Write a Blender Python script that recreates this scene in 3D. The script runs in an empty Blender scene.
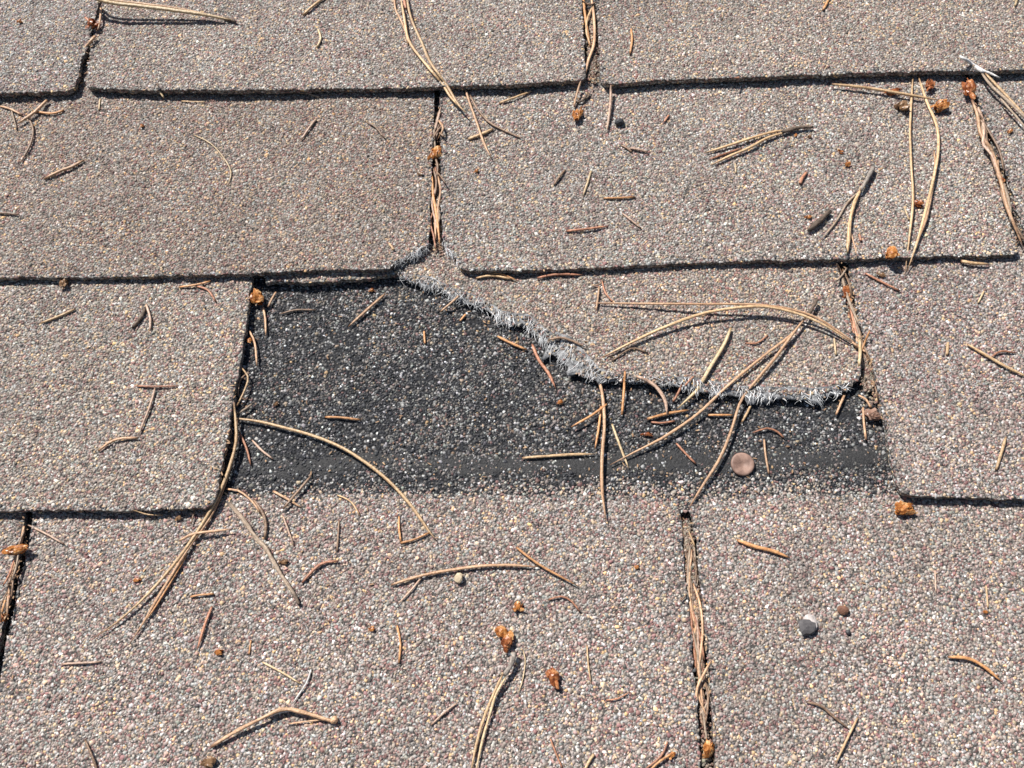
import bpy, bmesh, math, random
import numpy as np
from mathutils import Matrix, Vector, geometry

# ------------------------------------------------------------------ camera, sky, sun, exposure
SC = bpy.context.scene
COL = SC.collection
PITCH = math.radians(20.0)                       # the roof's slope; u runs along the courses, v up the slope, n out of the roof
A = Matrix.Rotation(PITCH, 4, 'X')
FPX = 838.81                                     # focal length in pixels of a 1024 wide frame
RV = np.array([0.425583, 0.023308, -0.012369])
CAM = np.array([0.0, -0.109432, 0.373159])       # camera in roof coordinates (metres)


def rotvec(r):
    a = np.linalg.norm(r); k = r / a
    K = np.array([[0, -k[2], k[1]], [k[2], 0, -k[0]], [-k[1], k[0], 0]])
    return np.eye(3) + np.sin(a) * K + (1 - np.cos(a)) * K @ K


RC = rotvec(RV)
cam = bpy.data.cameras.new('camera')
cam.sensor_width = 36.0
cam.lens = FPX * 36.0 / 1024.0
cam.clip_start = 0.01
cam.clip_end = 200.0
camo = bpy.data.objects.new('camera', cam)
COL.objects.link(camo)
camo.matrix_world = A @ Matrix.Translation(Vector(CAM)) @ Matrix([list(r) for r in RC]).to_4x4()
SC.camera = camo

SUN_ROOF = Vector((-0.58, 0.70, 1.00)).normalized()      # towards the sun, in roof coordinates
SUN = (A.to_3x3() @ SUN_ROOF).normalized()
sl = bpy.data.lights.new('sun', 'SUN')
sl.energy = 4.9
sl.angle = math.radians(0.53)
sl.color = (1.0, 0.965, 0.915)
so = bpy.data.objects.new('sun', sl)
COL.objects.link(so)
so.location = SUN * 5
so.rotation_euler = (-SUN).to_track_quat('-Z', 'Y').to_euler()

W = bpy.data.worlds.new('World')
SC.world = W
W.use_nodes = True
nt = W.node_tree
sky = nt.nodes.new('ShaderNodeTexSky')
sky.sky_type = 'NISHITA'
sky.sun_disc = False
sky.sun_elevation = math.asin(SUN.z)
sky.sun_rotation = math.atan2(SUN.x, SUN.y)
bg = nt.nodes['Background']
bg.inputs['Strength'].default_value = 0.052
nt.links.new(sky.outputs[0], bg.inputs['Color'])
SC.view_settings.view_transform = 'Standard'
SC.view_settings.look = 'None'
SC.view_settings.gamma = 1.0
SC.view_settings.exposure = 0.64
SC.cycles.filter_width = 1.55

RNG = np.random.default_rng(11)
random.seed(11)


# ------------------------------------------------------------------ roof geometry helpers
def unproj(pts, z=0.0):
    """points on the roof-parallel plane at height z seen at the given picture points"""
    pts = np.atleast_2d(np.array(pts, float))
    d = np.stack([(pts[:, 0] - 512) / FPX, -(pts[:, 1] - 384) / FPX, -np.ones(len(pts))], 1) @ RC.T
    t = (np.asarray(z) - CAM[2]) / d[:, 2]
    return CAM + t[:, None] * d


def proj(P):
    q = (np.atleast_2d(P) - CAM) @ RC
    return np.stack([512 + FPX * q[:, 0] / -q[:, 2], 384 - FPX * q[:, 1] / -q[:, 2]], 1)


EXPO, THICK = 0.127, 0.0031
STEPS = {1: 0.0051, 2: 0.0038, 3: 0.0047}             # how far each course's lower edge stands off the course below
VK = {r: 0.254 - EXPO * (r - 1) for r in range(-2, 9)}      # v of each course's lower edge


def wav(u, v, r):
    s = r * 1.7
    return 0.00030 * (np.sin(u * 41 + s) * np.cos(v * 37 - s * 2) + 0.6 * np.sin(u * 97 - v * 71 + s * 3) + 0.45 * np.sin(v * 153 + u * 31 + s))


def zrow(u, v, r):
    """top surface of course r"""
    return STEPS.get(r, 0.0045) * (1 - (v - VK[r]) / EXPO) + wav(u, v, r)


def onrow(pts, r, h=0.0):
    P = unproj(pts, 0.002)
    for _ in range(5):
        P = unproj(pts, zrow(P[:, 0], P[:, 1], r) + h)
    return P


def inpoly(pts, poly):
    pts = np.asarray(pts); poly = np.asarray(poly, float)
    x, y = pts[:, 0], pts[:, 1]
    res = np.zeros(len(pts), bool)
    x0, y0 = poly[-1]
    for x1, y1 in poly:
        c = (y0 > y) != (y1 > y)
        if c.any():
            with np.errstate(divide='ignore', invalid='ignore'):
                res ^= c & (x < (x1 - x0) * (y - y0) / (y1 - y0) + x0)
        x0, y0 = x1, y1
    return res


def vnoise(x, y, seed=0):
    """smooth value noise, numpy"""
    xi = np.floor(x).astype(np.int64); yi = np.floor(y).astype(np.int64)
    fx = x - xi; fy = y - yi
    fx = fx * fx * (3 - 2 * fx); fy = fy * fy * (3 - 2 * fy)

    def h(a, b):
        n = (a * 374761393 + b * 668265263 + seed * 974711) & 0x7fffffff
        n = ((n ^ (n >> 13)) * 1274126177) & 0x7fffffff
        return ((n ^ (n >> 16)) & 0xffff) / 65535.0
    return (h(xi, yi) * (1 - fx) + h(xi + 1, yi) * fx) * (1 - fy) + (h(xi, yi + 1) * (1 - fx) + h(xi + 1, yi + 1) * fx) * fy


def fbm(x, y, seed=0):
    return (vnoise(x, y, seed) + 0.5 * vnoise(x * 2.1, y * 2.1, seed + 1) + 0.25 * vnoise(x * 4.3, y * 4.3, seed + 2)) / 1.75


def along_path(px, n):
    p = np.array(px, float)
    s = np.r_[0, np.cumsum(np.hypot(*np.diff(p, axis=0).T))]
    t = np.linspace(0, s[-1], n)
    return np.c_[np.interp(t, s, p[:, 0]), np.interp(t, s, p[:, 1])]


# ------------------------------------------------------------------ materials
def mat(name, rough=0.8, spec=0.3):
    m = bpy.data.materials.new(name)
    m.use_nodes = True
    n = m.node_tree.nodes; l = m.node_tree.links
    p = n['Principled BSDF']
    p.inputs['Roughness'].default_value = rough
    p.inputs['Specular IOR Level'].default_value = spec
    return m, n, l, p


def ramp(n, stops, interp='LINEAR'):
    r = n.new('ShaderNodeValToRGB')
    r.color_ramp.interpolation = interp
    e = r.color_ramp.elements
    while len(e) > 1:
        e.remove(e[-1])
    e[0].position = stops[0][0]; e[0].color = (*stops[0][1], 1)
    for s, c in stops[1:]:
        k = e.new(s); k.color = (*c, 1)
    return r


def noise(n, l, scale, detail=3, vec=None, rough=0.55):
    t = n.new('ShaderNodeTexNoise')
    t.inputs['Scale'].default_value = scale
    t.inputs['Detail'].default_value = detail
    t.inputs['Roughness'].default_value = rough
    if vec is not None:
        l.new(vec, t.inputs['Vector'])
    return t


def bump(n, l, p, h, strength, dist):
    b = n.new('ShaderNodeBump')
    b.inputs['Strength'].default_value = strength
    b.inputs['Distance'].default_value = dist
    l.new(h, b.inputs['Height'])
    l.new(b.outputs[0], p.inputs['Normal'])
    return b


PAL = [  # weathered ceramic granules: weight, colour
    (0.29, (0.254, 0.214, 0.188)), (0.20, (0.312, 0.280, 0.258)), (0.115, (0.400, 0.402, 0.388)), (0.020, (0.68, 0.65, 0.62)), (0.06, (0.265, 0.282, 0.258)),
    (0.072, (0.49, 0.385, 0.268)), (0.024, (0.60, 0.41, 0.22)), (0.135, (0.212, 0.120, 0.113)), (0.065, (0.34, 0.228, 0.205)), (0.060, (0.088, 0.081, 0.079))]
DPAL = [(0.50, (0.026, 0.027, 0.031)), (0.23, (0.058, 0.058, 0.061)), (0.15, (0.135, 0.127, 0.119)), (0.085, (0.29, 0.285, 0.28)), (0.02, (0.62, 0.62, 0.60)), (0.015, (0.20, 0.14, 0.10))]


def asphalt_mat(name, pal, base):
    m, n, l, p = mat(name, 0.9, 0.2)
    tc = n.new('ShaderNodeTexCoord')
    v = n.new('ShaderNodeTexVoronoi')
    v.inputs['Scale'].default_value = 740
    l.new(tc.outputs['Object'], v.inputs['Vector'])
    sep = n.new('ShaderNodeSeparateColor')
    l.new(v.outputs['Color'], sep.inputs[0])
    stops, acc = [], 0.0
    for w, c in pal:
        stops.append((acc, c)); acc += w
    r = ramp(n, stops, 'CONSTANT')
    l.new(sep.outputs[0], r.inputs[0])
    edge = n.new('ShaderNodeMapRange')
    edge.inputs['From Min'].default_value = 0.35; edge.inputs['From Max'].default_value = 0.75
    l.new(v.outputs['Distance'], edge.inputs['Value'])
    mx = n.new('ShaderNodeMix'); mx.data_type = 'RGBA'
    l.new(edge.outputs[0], mx.inputs['Factor'])
    l.new(r.outputs[0], mx.inputs['A'])
    mx.inputs['B'].default_value = (*base, 1)
    l.new(mx.outputs['Result'], p.inputs['Base Color'])
    inv = n.new('ShaderNodeMath'); inv.operation = 'SUBTRACT'; inv.inputs[0].default_value = 1.0
    l.new(v.outputs['Distance'], inv.inputs[1])
    bump(n, l, p, inv.outputs[0], 1.0, 0.0009)
    return m


M_SHINGLE = asphalt_mat('shingle_asphalt', PAL, (0.07, 0.065, 0.06))
M_LAYER = asphalt_mat('unweathered_asphalt', DPAL, (0.02, 0.02, 0.021))


def granule_mat():
    m, n, l, p = mat('mineral_granule', 0.62, 0.35)
    a = n.new('ShaderNodeAttribute'); a.attribute_name = 'tint'
    l.new(a.outputs['Color'], p.inputs['Base Color'])
    return m


M_GRAN = granule_mat()


def plain_noise_mat(name, c1, c2, scale, rough=0.8, spec=0.3, bstr=0.5, bdist=0.0003):
    m, n, l, p = mat(name, rough, spec)
    tc = n.new('ShaderNodeTexCoord')
    t = noise(n, l, scale, 4, tc.outputs['Object'], 0.65)
    r = ramp(n, [(0.32, c1), (0.68, c2)])
    l.new(t.outputs[0], r.inputs[0])
    l.new(r.outputs[0], p.inputs['Base Color'])
    bump(n, l, p, t.outputs[0], bstr, bdist)
    return m


M_TAR = plain_noise_mat('tar', (0.012, 0.012, 0.013), (0.038, 0.037, 0.037), 900, 0.6, 0.35, 0.9, 0.0008)
M_MAT = plain_noise_mat('torn_felt', (0.05, 0.05, 0.053), (0.36, 0.36, 0.36), 330, 0.75, 0.4, 1.0, 0.0008)
M_FIBRE = plain_noise_mat('glass_fibre', (0.34, 0.345, 0.35), (0.86, 0.86, 0.86), 230, 0.35, 0.6, 0.0, 0.0001)
M_DECK = plain_noise_mat('deck_felt', (0.02, 0.02, 0.02), (0.045, 0.043, 0.04), 60, 0.95, 0.2)


def needle_mat(name, c1, c2, tip, rough=0.45):
    m, n, l, p = mat(name, rough, 0.4)
    a = n.new('ShaderNodeAttribute'); a.attribute_name = 'along'
    b = n.new('ShaderNodeAttribute'); b.attribute_name = 'side'
    oi = n.new('ShaderNodeObjectInfo')
    comb = n.new('ShaderNodeCombineXYZ')
    sc = n.new('ShaderNodeMath'); sc.operation = 'MULTIPLY'; sc.inputs[1].default_value = 8.0
    l.new(a.outputs['Fac'], sc.inputs[0])
    sb = n.new('ShaderNodeMath'); sb.operation = 'MULTIPLY'; sb.inputs[1].default_value = 9.0
    l.new(b.outputs['Fac'], sb.inputs[0])
    so_ = n.new('ShaderNodeMath'); so_.operation = 'MULTIPLY'; so_.inputs[1].default_value = 50.0
    l.new(oi.outputs['Random'], so_.inputs[0])
    l.new(sc.outputs[0], comb.inputs[0]); l.new(sb.outputs[0], comb.inputs[1]); l.new(so_.outputs[0], comb.inputs[2])
    t = noise(n, l, 1.0, 4, comb.outputs[0], 0.6)
    r = ramp(n, [(0.35, c1), (0.62, c2)])
    l.new(t.outputs[0], r.inputs[0])
    e = ramp(n, [(0.0, (1, 1, 1)), (0.06, (0, 0, 0)), (0.90, (0, 0, 0)), (1.0, (0.9, 0.9, 0.9))])
    l.new(a.outputs['Fac'], e.inputs[0])
    mx = n.new('ShaderNodeMix'); mx.data_type = 'RGBA'
    l.new(e.outputs[0], mx.inputs['Factor'])
    l.new(r.outputs[0], mx.inputs['A']); mx.inputs['B'].default_value = (*tip, 1)
    hs = n.new('ShaderNodeHueSaturation')
    mr = n.new('ShaderNodeMapRange'); mr.inputs['To Min'].default_value = 0.78; mr.inputs['To Max'].default_value = 1.2
    l.new(oi.outputs['Random'], mr.inputs['Value'])
    l.new(mr.outputs[0], hs.inputs['Value'])
    tc = n.new('ShaderNodeTexCoord')
    t2 = noise(n, l, 650, 3, tc.outputs['Object'], 0.65)
    mr2 = n.new('ShaderNodeMapRange'); mr2.inputs['From Min'].default_value = 0.3; mr2.inputs['From Max'].default_value = 0.7
    mr2.inputs['To Min'].default_value = 0.62; mr2.inputs['To Max'].default_value = 1.22
    l.new(t2.outputs[0], mr2.inputs['Value'])
    vm = n.new('ShaderNodeVectorMath'); vm.operation = 'SCALE'
    l.new(mx.outputs['Result'], vm.inputs[0]); l.new(mr2.outputs[0], vm.inputs['Scale'])
    l.new(vm.outputs[0], hs.inputs['Color'])
    l.new(hs.outputs[0], p.inputs['Base Color'])
    bump(n, l, p, t2.outputs[0], 0.8, 0.0005)
    return m


NM = {
    'T': needle_mat('tan_needle', (0.34, 0.180, 0.095), (0.62, 0.40, 0.245), (0.15, 0.075, 0.045)),
    'S': needle_mat('straw_needle', (0.38, 0.225, 0.11), (0.66, 0.465, 0.27), (0.18, 0.095, 0.05)),
    'Y': needle_mat('yellow_straw_needle', (0.44, 0.30, 0.15), (0.68, 0.53, 0.34), (0.30, 0.19, 0.08)),
    'O': needle_mat('orange_needle', (0.42, 0.185, 0.07), (0.62, 0.33, 0.15), (0.16, 0.07, 0.03)),
    'R': needle_mat('red_brown_needle', (0.30, 0.12, 0.07), (0.50, 0.245, 0.145), (0.11, 0.045, 0.03)),
    'B': needle_mat('brown_needle', (0.15, 0.088, 0.055), (0.29, 0.19, 0.125), (0.07, 0.045, 0.03)),
    'P': needle_mat('pinkish_needle', (0.38, 0.235, 0.165), (0.56, 0.40, 0.30), (0.24, 0.13, 0.08)),
    'G': needle_mat('greyish_needle', (0.23, 0.165, 0.115), (0.43, 0.335, 0.25), (0.08, 0.06, 0.05), 0.7),
    'W': needle_mat('whitish_needle', (0.50, 0.47, 0.44), (0.80, 0.78, 0.75), (0.34, 0.30, 0.27), 0.6),
    'K': needle_mat('dark_twig', (0.06, 0.042, 0.031), (0.18, 0.13, 0.095), (0.02, 0.017, 0.015), 0.8),
    'H': needle_mat('grey_bark', (0.18, 0.15, 0.125), (0.38, 0.33, 0.285), (0.05, 0.04, 0.035), 0.8),
}


def scale_mat(name, c1, c2, c3):
    m, n, l, p = mat(name, 0.32, 0.5)
    tc = n.new('ShaderNodeTexCoord')
    t = noise(n, l, 330, 3, tc.outputs['Object'], 0.7)
    r = ramp(n, [(0.36, c1), (0.5, c2), (0.64, c3)])
    l.new(t.outputs[0], r.inputs[0])
    l.new(r.outputs[0], p.inputs['Base Color'])
    bump(n, l, p, t.outputs[0], 0.6, 0.0004)
    tr = n.new('ShaderNodeBsdfTranslucent')
    l.new(r.outputs[0], tr.inputs['Color'])
    mx = n.new('ShaderNodeMixShader'); mx.inputs[0].default_value = 0.42
    l.new(p.outputs[0], mx.inputs[1]); l.new(tr.outputs[0], mx.inputs[2])
    l.new(mx.outputs[0], n['Material Output'].inputs[0])
    return m


SM = {
    'O': scale_mat('orange_bud_scale', (0.24, 0.065, 0.015), (0.60, 0.24, 0.06), (0.86, 0.55, 0.25)),
    'R': scale_mat('rust_bud_scale', (0.17, 0.042, 0.016), (0.46, 0.15, 0.05), (0.70, 0.36, 0.16)),
    'B': scale_mat('brown_bud_scale', (0.19, 0.10, 0.05), (0.36, 0.21, 0.11), (0.52, 0.34, 0.20)),
    'P': scale_mat('pinkish_bud_scale', (0.28, 0.15, 0.10), (0.42, 0.26, 0.19), (0.56, 0.38, 0.29)),
}
M_DISC = plain_noise_mat('rusty_disc', (0.13, 0.075, 0.058), (0.34, 0.215, 0.165), 230, 0.55, 0.4, 0.4, 0.0003)
M_PEBD = plain_noise_mat('dark_stone', (0.055, 0.05, 0.052), (0.105, 0.098, 0.098), 500, 0.7, 0.4)
M_PEBW = plain_noise_mat('white_stone', (0.30, 0.27, 0.25), (0.58, 0.52, 0.49), 420, 0.7, 0.4)
M_PEBR = plain_noise_mat('red_brown_stone', (0.12, 0.055, 0.035), (0.22, 0.11, 0.07), 500, 0.6, 0.4)
M_PEBY = plain_noise_mat('cream_stone', (0.36, 0.28, 0.18), (0.52, 0.42, 0.29), 500, 0.6, 0.4)
M_PEBK = plain_noise_mat('black_grit', (0.02, 0.02, 0.022), (0.05, 0.05, 0.055), 600, 0.6, 0.4)


# ------------------------------------------------------------------ object helpers
def mesh_obj(name, verts, faces, material, parent=None, smooth=False, loc=None):
    me = bpy.data.meshes.new(name)
    verts = np.asarray(verts, float)
    if loc is not None:
        verts = verts - np.asarray(loc)
    me.from_pydata(verts.tolist(), [], faces)
    me.materials.append(material)
    if smooth:
        me.polygons.foreach_set('use_smooth', [True] * len(me.polygons))
    me.update()
    o = bpy.data.objects.new(name, me)
    COL.objects.link(o)
    if parent is not None:
        o.parent = parent
    return o


def tag(o, label=None, cat=None, group=None, kind=None):
    if label: o['label'] = label
    if cat: o['category'] = cat
    if group: o['group'] = group
    if kind: o['kind'] = kind
    return o


def place(o, loc):
    o.matrix_world = A @ Matrix.Translation(Vector([float(c) for c in loc]))
    return o


def empty(name, loc):
    o = bpy.data.objects.new(name, None)
    o.empty_display_size = 0.01
    COL.objects.link(o)
    return place(o, loc)


# ------------------------------------------------------------------ the shingles
# outlines of the tabs, traced where they lie on the plane of their course
TABS = [
    ('1a', 1, [(-405, 96), (-340, -95), (112, -95), (100, 0), (96, 12), (91, 40), (81, 60), (79, 75), (74, 87), (66, 91), (40, 92), (0, 93), (-150, 95)]),
    ('1b', 1, [(85, 82), (92, 40), (103, 0), (118, -95), (573, -95), (582, 0), (584, 40), (585, 76), (582, 80), (512, 84), (430, 87), (340, 88.5), (256, 90), (180, 90), (100, 88.5), (88, 87)]),
    ('1c', 1, [(597, 0), (592, -95), (1050, -95), (1098, 66), (1024, 69.5), (985, 71), (940, 70.5), (860, 73), (768, 76.5), (740, 77), (680, 79), (605, 84), (601, 80), (599, 40)]),
    ('2a', 2, [(-165, 283), (-140, 70), (435, 68), (434, 110), (432, 160), (430, 210), (428.5, 244), (421, 249), (409, 256), (396, 263), (390, 268), (330, 270), (256, 273), (200, 275), (100, 277), (0, 277.5), (-80, 280)]),
    ('2b', 2, [(440, 100), (439, 60), (962, 45), (966, 80), (980, 120), (995, 165), (1010, 215), (1019, 250), (1014, 254.5), (950, 256), (860, 258.5), (768, 260), (700, 262.5), (640, 265), (575, 268.5), (512, 270.5), (470, 270), (459, 268), (456, 258), (447, 250), (442, 236), (441, 170)]),
    ('2c', 2, [(973, 88), (962, 45), (1480, 30), (1620, 240), (1300, 246), (1040, 252), (1031, 250), (1024, 228), (1010, 185), (992, 135)]),
    ('3a', 3, [(-475, 517), (-350, 255), (254, 248), (252, 278), (248, 310), (243.5, 342), (236, 384), (230, 420), (223, 462), (217, 492), (212.5, 504), (205, 508), (150, 509.5), (100, 510), (0, 510.5), (-200, 513)]),
    ('3b', 3, [(262, 250), (600, 240), (834, 232), (836, 262), (845, 302), (856, 342), (862, 368), (861, 378), (850, 385), (836, 389), (815, 393), (780, 392), (745, 391), (720, 387), (700, 384), (680, 381), (640, 378),
               (612, 377), (597, 373), (585, 364), (566, 346), (550, 338), (540, 330), (528, 320), (512, 318), (500, 314), (488, 306), (472, 298), (456, 293), (441, 286), (430, 281), (418, 279), (404, 277), (399, 271), (394, 274), (374, 277.5), (352, 278.5), (330, 281), (306, 282), (288, 281), (266, 282)]),
    ('3c', 3, [(848, 262), (846, 230), (1440, 215), (1590, 503), (1200, 501), (1024, 498.5), (960, 497), (912, 495.5), (903, 493), (897, 484), (891, 455), (884.5, 421), (877, 388), (867, 350), (857, 310)]),
    ('4a', 4, [(-830, 812), (-655, 512), (-655, 496), (26, 490), (22, 528), (16, 560), (8, 600), (-2, 645), (-20, 720), (-48, 805), (-400, 808)]),
    ('4b', 4, [(33, 522), (30, 496), (350, 494), (676, 497), (680, 512), (683, 550), (688, 600), (692, 645), (696, 690), (699, 740), (702, 801), (350, 803), (-36, 805), (-28, 780), (-5, 700), (10, 630), (21, 575)]),
    ('4c', 4, [(691, 512), (689, 497), (900, 494), (1372, 492), (1480, 796), (1100, 799), (718, 801), (715, 760), (711, 700), (706, 640), (702, 590), (697, 540)]),
]
LAYER4 = [(180, 545), (225, 250), (560, 235), (905, 232), (960, 512), (700, 512), (640, 511), (400, 514)]
GAPS = [  # slits between the tabs, where the course below shows: course whose surface it is, outline
    (2, [(106, -30), (60, 100), (100, 100), (124, -30)]), (2, [(570, -30), (575, 95), (612, 95), (600, -30)]),
    (3, [(428, 80), (415, 285), (470, 285), (448, 80)]), (3, [(955, 70), (1015, 262), (1042, 262), (980, 70)]),
    (5, [(16, 508), (-40, 700), (0, 700), (44, 508)]), (5, [(674, 506), (688, 790), (726, 790), (700, 506)]),
]
PXPOLY = {k: np.array(p, float) for k, r, p in TABS}
ROWOF = {k: r for k, r, p in TABS}
TORN = {'3b'}


def dense(poly, step):
    """polygon of 3-d points with extra points along its edges"""
    out = []
    n = len(poly)
    for i in range(n):
        a, b = poly[i], poly[(i + 1) % n]
        k = max(1, int(np.linalg.norm(b - a) / step))
        for j in range(k):
            out.append(a + (b - a) * j / k)
    return np.array(out)


def slab(name, poly_uv, r, material, parent, jit=0.00035, step=0.0022, grid=0.011, drop=0.0, thick=THICK, seed=0):
    rng = np.random.default_rng(seed + 5)
    d = dense(np.c_[poly_uv, np.zeros(len(poly_uv))], step)[:, :2]
    d = d + rng.normal(0, jit, d.shape)
    if jit > 0:
        w0 = np.stack([fbm(d[:, 0] * 130 + seed, d[:, 1] * 130, 61), fbm(d[:, 0] * 130 + seed, d[:, 1] * 130, 63)], 1) - 0.5
        d = d + w0 * (0.0026 if seed == 7 else 0.0013)
    lo, hi = d.min(0), d.max(0)
    gx, gy = np.meshgrid(np.arange(lo[0], hi[0], grid), np.arange(lo[1], hi[1], grid))
    g = np.c_[gx.ravel(), gy.ravel()]
    g = g[inpoly(g, d)] + rng.normal(0, grid * 0.05, (0, 2)) if len(g) == 0 else g[inpoly(g, d)]
    dist = np.array([np.min(np.hypot(d[:, 0] - q[0], d[:, 1] - q[1])) for q in g]) if len(g) else np.zeros(0)
    g = g[dist > grid * 0.35] if len(g) else g
    pts = [Vector(p) for p in np.r_[d, g]]
    n = len(d)
    vo, eo, fo, ov, oe, of = geometry.delaunay_2d_cdt(pts, [(i, (i + 1) % n) for i in range(n)], [], 1, 1e-7)
    uv = np.array([[p.x, p.y] for p in vo])
    zt = zrow(uv[:, 0], uv[:, 1], r) - drop
    m = len(uv)
    V = np.r_[np.c_[uv, zt], np.c_[uv, zt - thick]]
    F = []
    cnt = {}
    for f in fo:
        f = list(f)
        a = sum(uv[f[i]][0] * uv[f[(i + 1) % len(f)]][1] - uv[f[(i + 1) % len(f)]][0] * uv[f[i]][1] for i in range(len(f)))
        if a < 0: f = f[::-1]
        F.append(f); F.append([i + m for i in f[::-1]])
        for i in range(len(f)):
            e = (f[i], f[(i + 1) % len(f)])
            cnt[e] = 1
    for (a, b) in list(cnt):
        if (b, a) not in cnt:
            F.append([b, a, a + m, b + m])
    o = mesh_obj(name, V, F, material, parent)
    return o


# granules: crushed-stone chips, five-sided, one joined mesh per shingle
def granule_mesh(name, P, rad, tint, parent, rng):
    N = len(P)
    if N == 0: return None
    ang = np.arange(5) * 2 * np.pi / 5
    a0 = ang[None] + rng.uniform(-0.5, 0.5, (N, 5))
    a1 = a0 + rng.uniform(-0.18, 0.18, (N, 5))
    r0 = rng.uniform(0.78, 1.28, (N, 5)); r1 = r0 * rng.uniform(0.45, 0.92, (N, 5))
    z0 = np.full((N, 5), -0.35) + rng.uniform(-0.1, 0.1, (N, 5)); z1 = rng.uniform(0.14, 0.34, (N, 5))
    L = np.stack([np.r_['1', r0 * np.cos(a0), r1 * np.cos(a1)], np.r_['1', r0 * np.sin(a0), r1 * np.sin(a1)], np.r_['1', z0, z1]], 2)
    el = rng.uniform(0.55, 1.0, N)[:, None]
    L[:, :, 1] *= el
    L[:, :, 2] *= rng.uniform(0.75, 1.2, N)[:, None]
    # tilt, spin
    tx = rng.normal(0, 0.25, N)[:, None]; ty = rng.normal(0, 0.25, N)[:, None]; s = rng.uniform(0, 2 * np.pi, N)[:, None]
    x, y, z = L[:, :, 0], L[:, :, 1], L[:, :, 2]
    y, z = y * np.cos(tx) - z * np.sin(tx), y * np.sin(tx) + z * np.cos(tx)
    x, z = x * np.cos(ty) + z * np.sin(ty), -x * np.sin(ty) + z * np.cos(ty)
    x, y = x * np.cos(s) - y * np.sin(s), x * np.sin(s) + y * np.cos(s)
    L = np.stack([x, y, z], 2) * rad[:, None, None] + P[:, None, :]
    V = L.reshape(-1, 3)
    tri = []
    for i in range(5):
        j = (i + 1) % 5
        tri += [(i, j, 5 + i), (j, 5 + j, 5 + i)]
    tri += [(5, 6, 7), (5, 7, 8), (5, 8, 9)]
    tri = np.array(tri)
    T = (tri[None] + (np.arange(N) * 10)[:, None, None]).reshape(-1, 3)
    me = bpy.data.meshes.new(name)
    me.vertices.add(len(V)); me.vertices.foreach_set('co', V.astype(np.float32).ravel())
    me.loops.add(T.size); me.loops.foreach_set('vertex_index', T.astype(np.int32).ravel())
    me.polygons.add(len(T))
    me.polygons.foreach_set('loop_start', np.arange(0, T.size, 3, dtype=np.int32))
    at = me.attributes.new('tint', 'FLOAT_COLOR', 'POINT')
    c = np.ones((N, 10, 4), np.float32); c[:, :, :3] = tint[:, None, :]
    at.data.foreach_set('color', c.ravel())
    me.materials.append(M_GRAN)
    me.update(calc_edges=True)
    o = bpy.data.objects.new(name, me)
    COL.objects.link(o)
    o.parent = parent
    o['kind'] = 'stuff'
    return o


def pick(pal, n, rng):
    w = np.array([p[0] for p in pal]); w = w / w.sum()
    c = np.array([p[1] for p in pal])
    k = rng.choice(len(pal), n, p=w)
    return c[k] * rng.uniform(0.70, 1.30, (n, 1)) * rng.uniform(0.95, 1.05, (n, 3))


SP = 0.00118
lo = unproj([(-28, -24), (1052, -24), (-28, 792), (1052, 792)])
us = np.arange(lo[:, 0].min(), lo[:, 0].max(), SP)
vs = np.arange(lo[:, 1].min(), lo[:, 1].max(), SP * 0.866)
GU, GV = np.meshgrid(us, vs)
GU = GU + (np.arange(len(vs)) % 2)[:, None] * SP / 2
GP = np.c_[GU.ravel(), GV.ravel()]
GP = GP + RNG.uniform(-0.48, 0.48, GP.shape) * SP
gpx = proj(np.c_[GP, np.zeros(len(GP))])
keep = (gpx[:, 0] > -28) & (gpx[:, 0] < 1052) & (gpx[:, 1] > -24) & (gpx[:, 1] < 792)
GP = GP[keep]

TONE = {'1a': (0.98, 0.99, 1.02), '1b': (1.0, 0.975, 0.96), '1c': (1.05, 1.01, 0.97), '2a': (0.87, 0.785, 0.725), '2b': (1.0, 0.985, 0.975), '2c': (0.95, 0.95, 0.97),
        '3a': (1.06, 1.025, 0.98), '3b': (0.97, 0.90, 0.84), '3c': (0.97, 0.92, 0.95), '4a': (0.95, 0.93, 0.95), '4b': (1.04, 0.985, 0.99), '4c': (1.05, 1.0, 1.01)}

print('granules', len(GP))
roof = mesh_obj('roof', [(-1.2, -0.62, -0.032), (1.2, -0.62, -0.032), (1.2, 0.80, -0.032), (-1.2, 0.80, -0.032), (-1.2, -0.62, -0.012), (1.2, -0.62, -0.012), (1.2, 0.80, -0.012), (-1.2, 0.80, -0.012)],
                [(3, 2, 1, 0), (4, 5, 6, 7), (0, 1, 5, 4), (1, 2, 6, 5), (2, 3, 7, 6), (3, 0, 4, 7)], M_DECK)
roof.matrix_world = A
tag(roof, 'sloping roof of weathered grey-brown asphalt shingles', 'roof', kind='structure')


def rad_for(n, rng):
    r = rng.lognormal(math.log(0.00064), 0.30, n)
    return np.clip(r, 0.00036, 0.00135)


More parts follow.
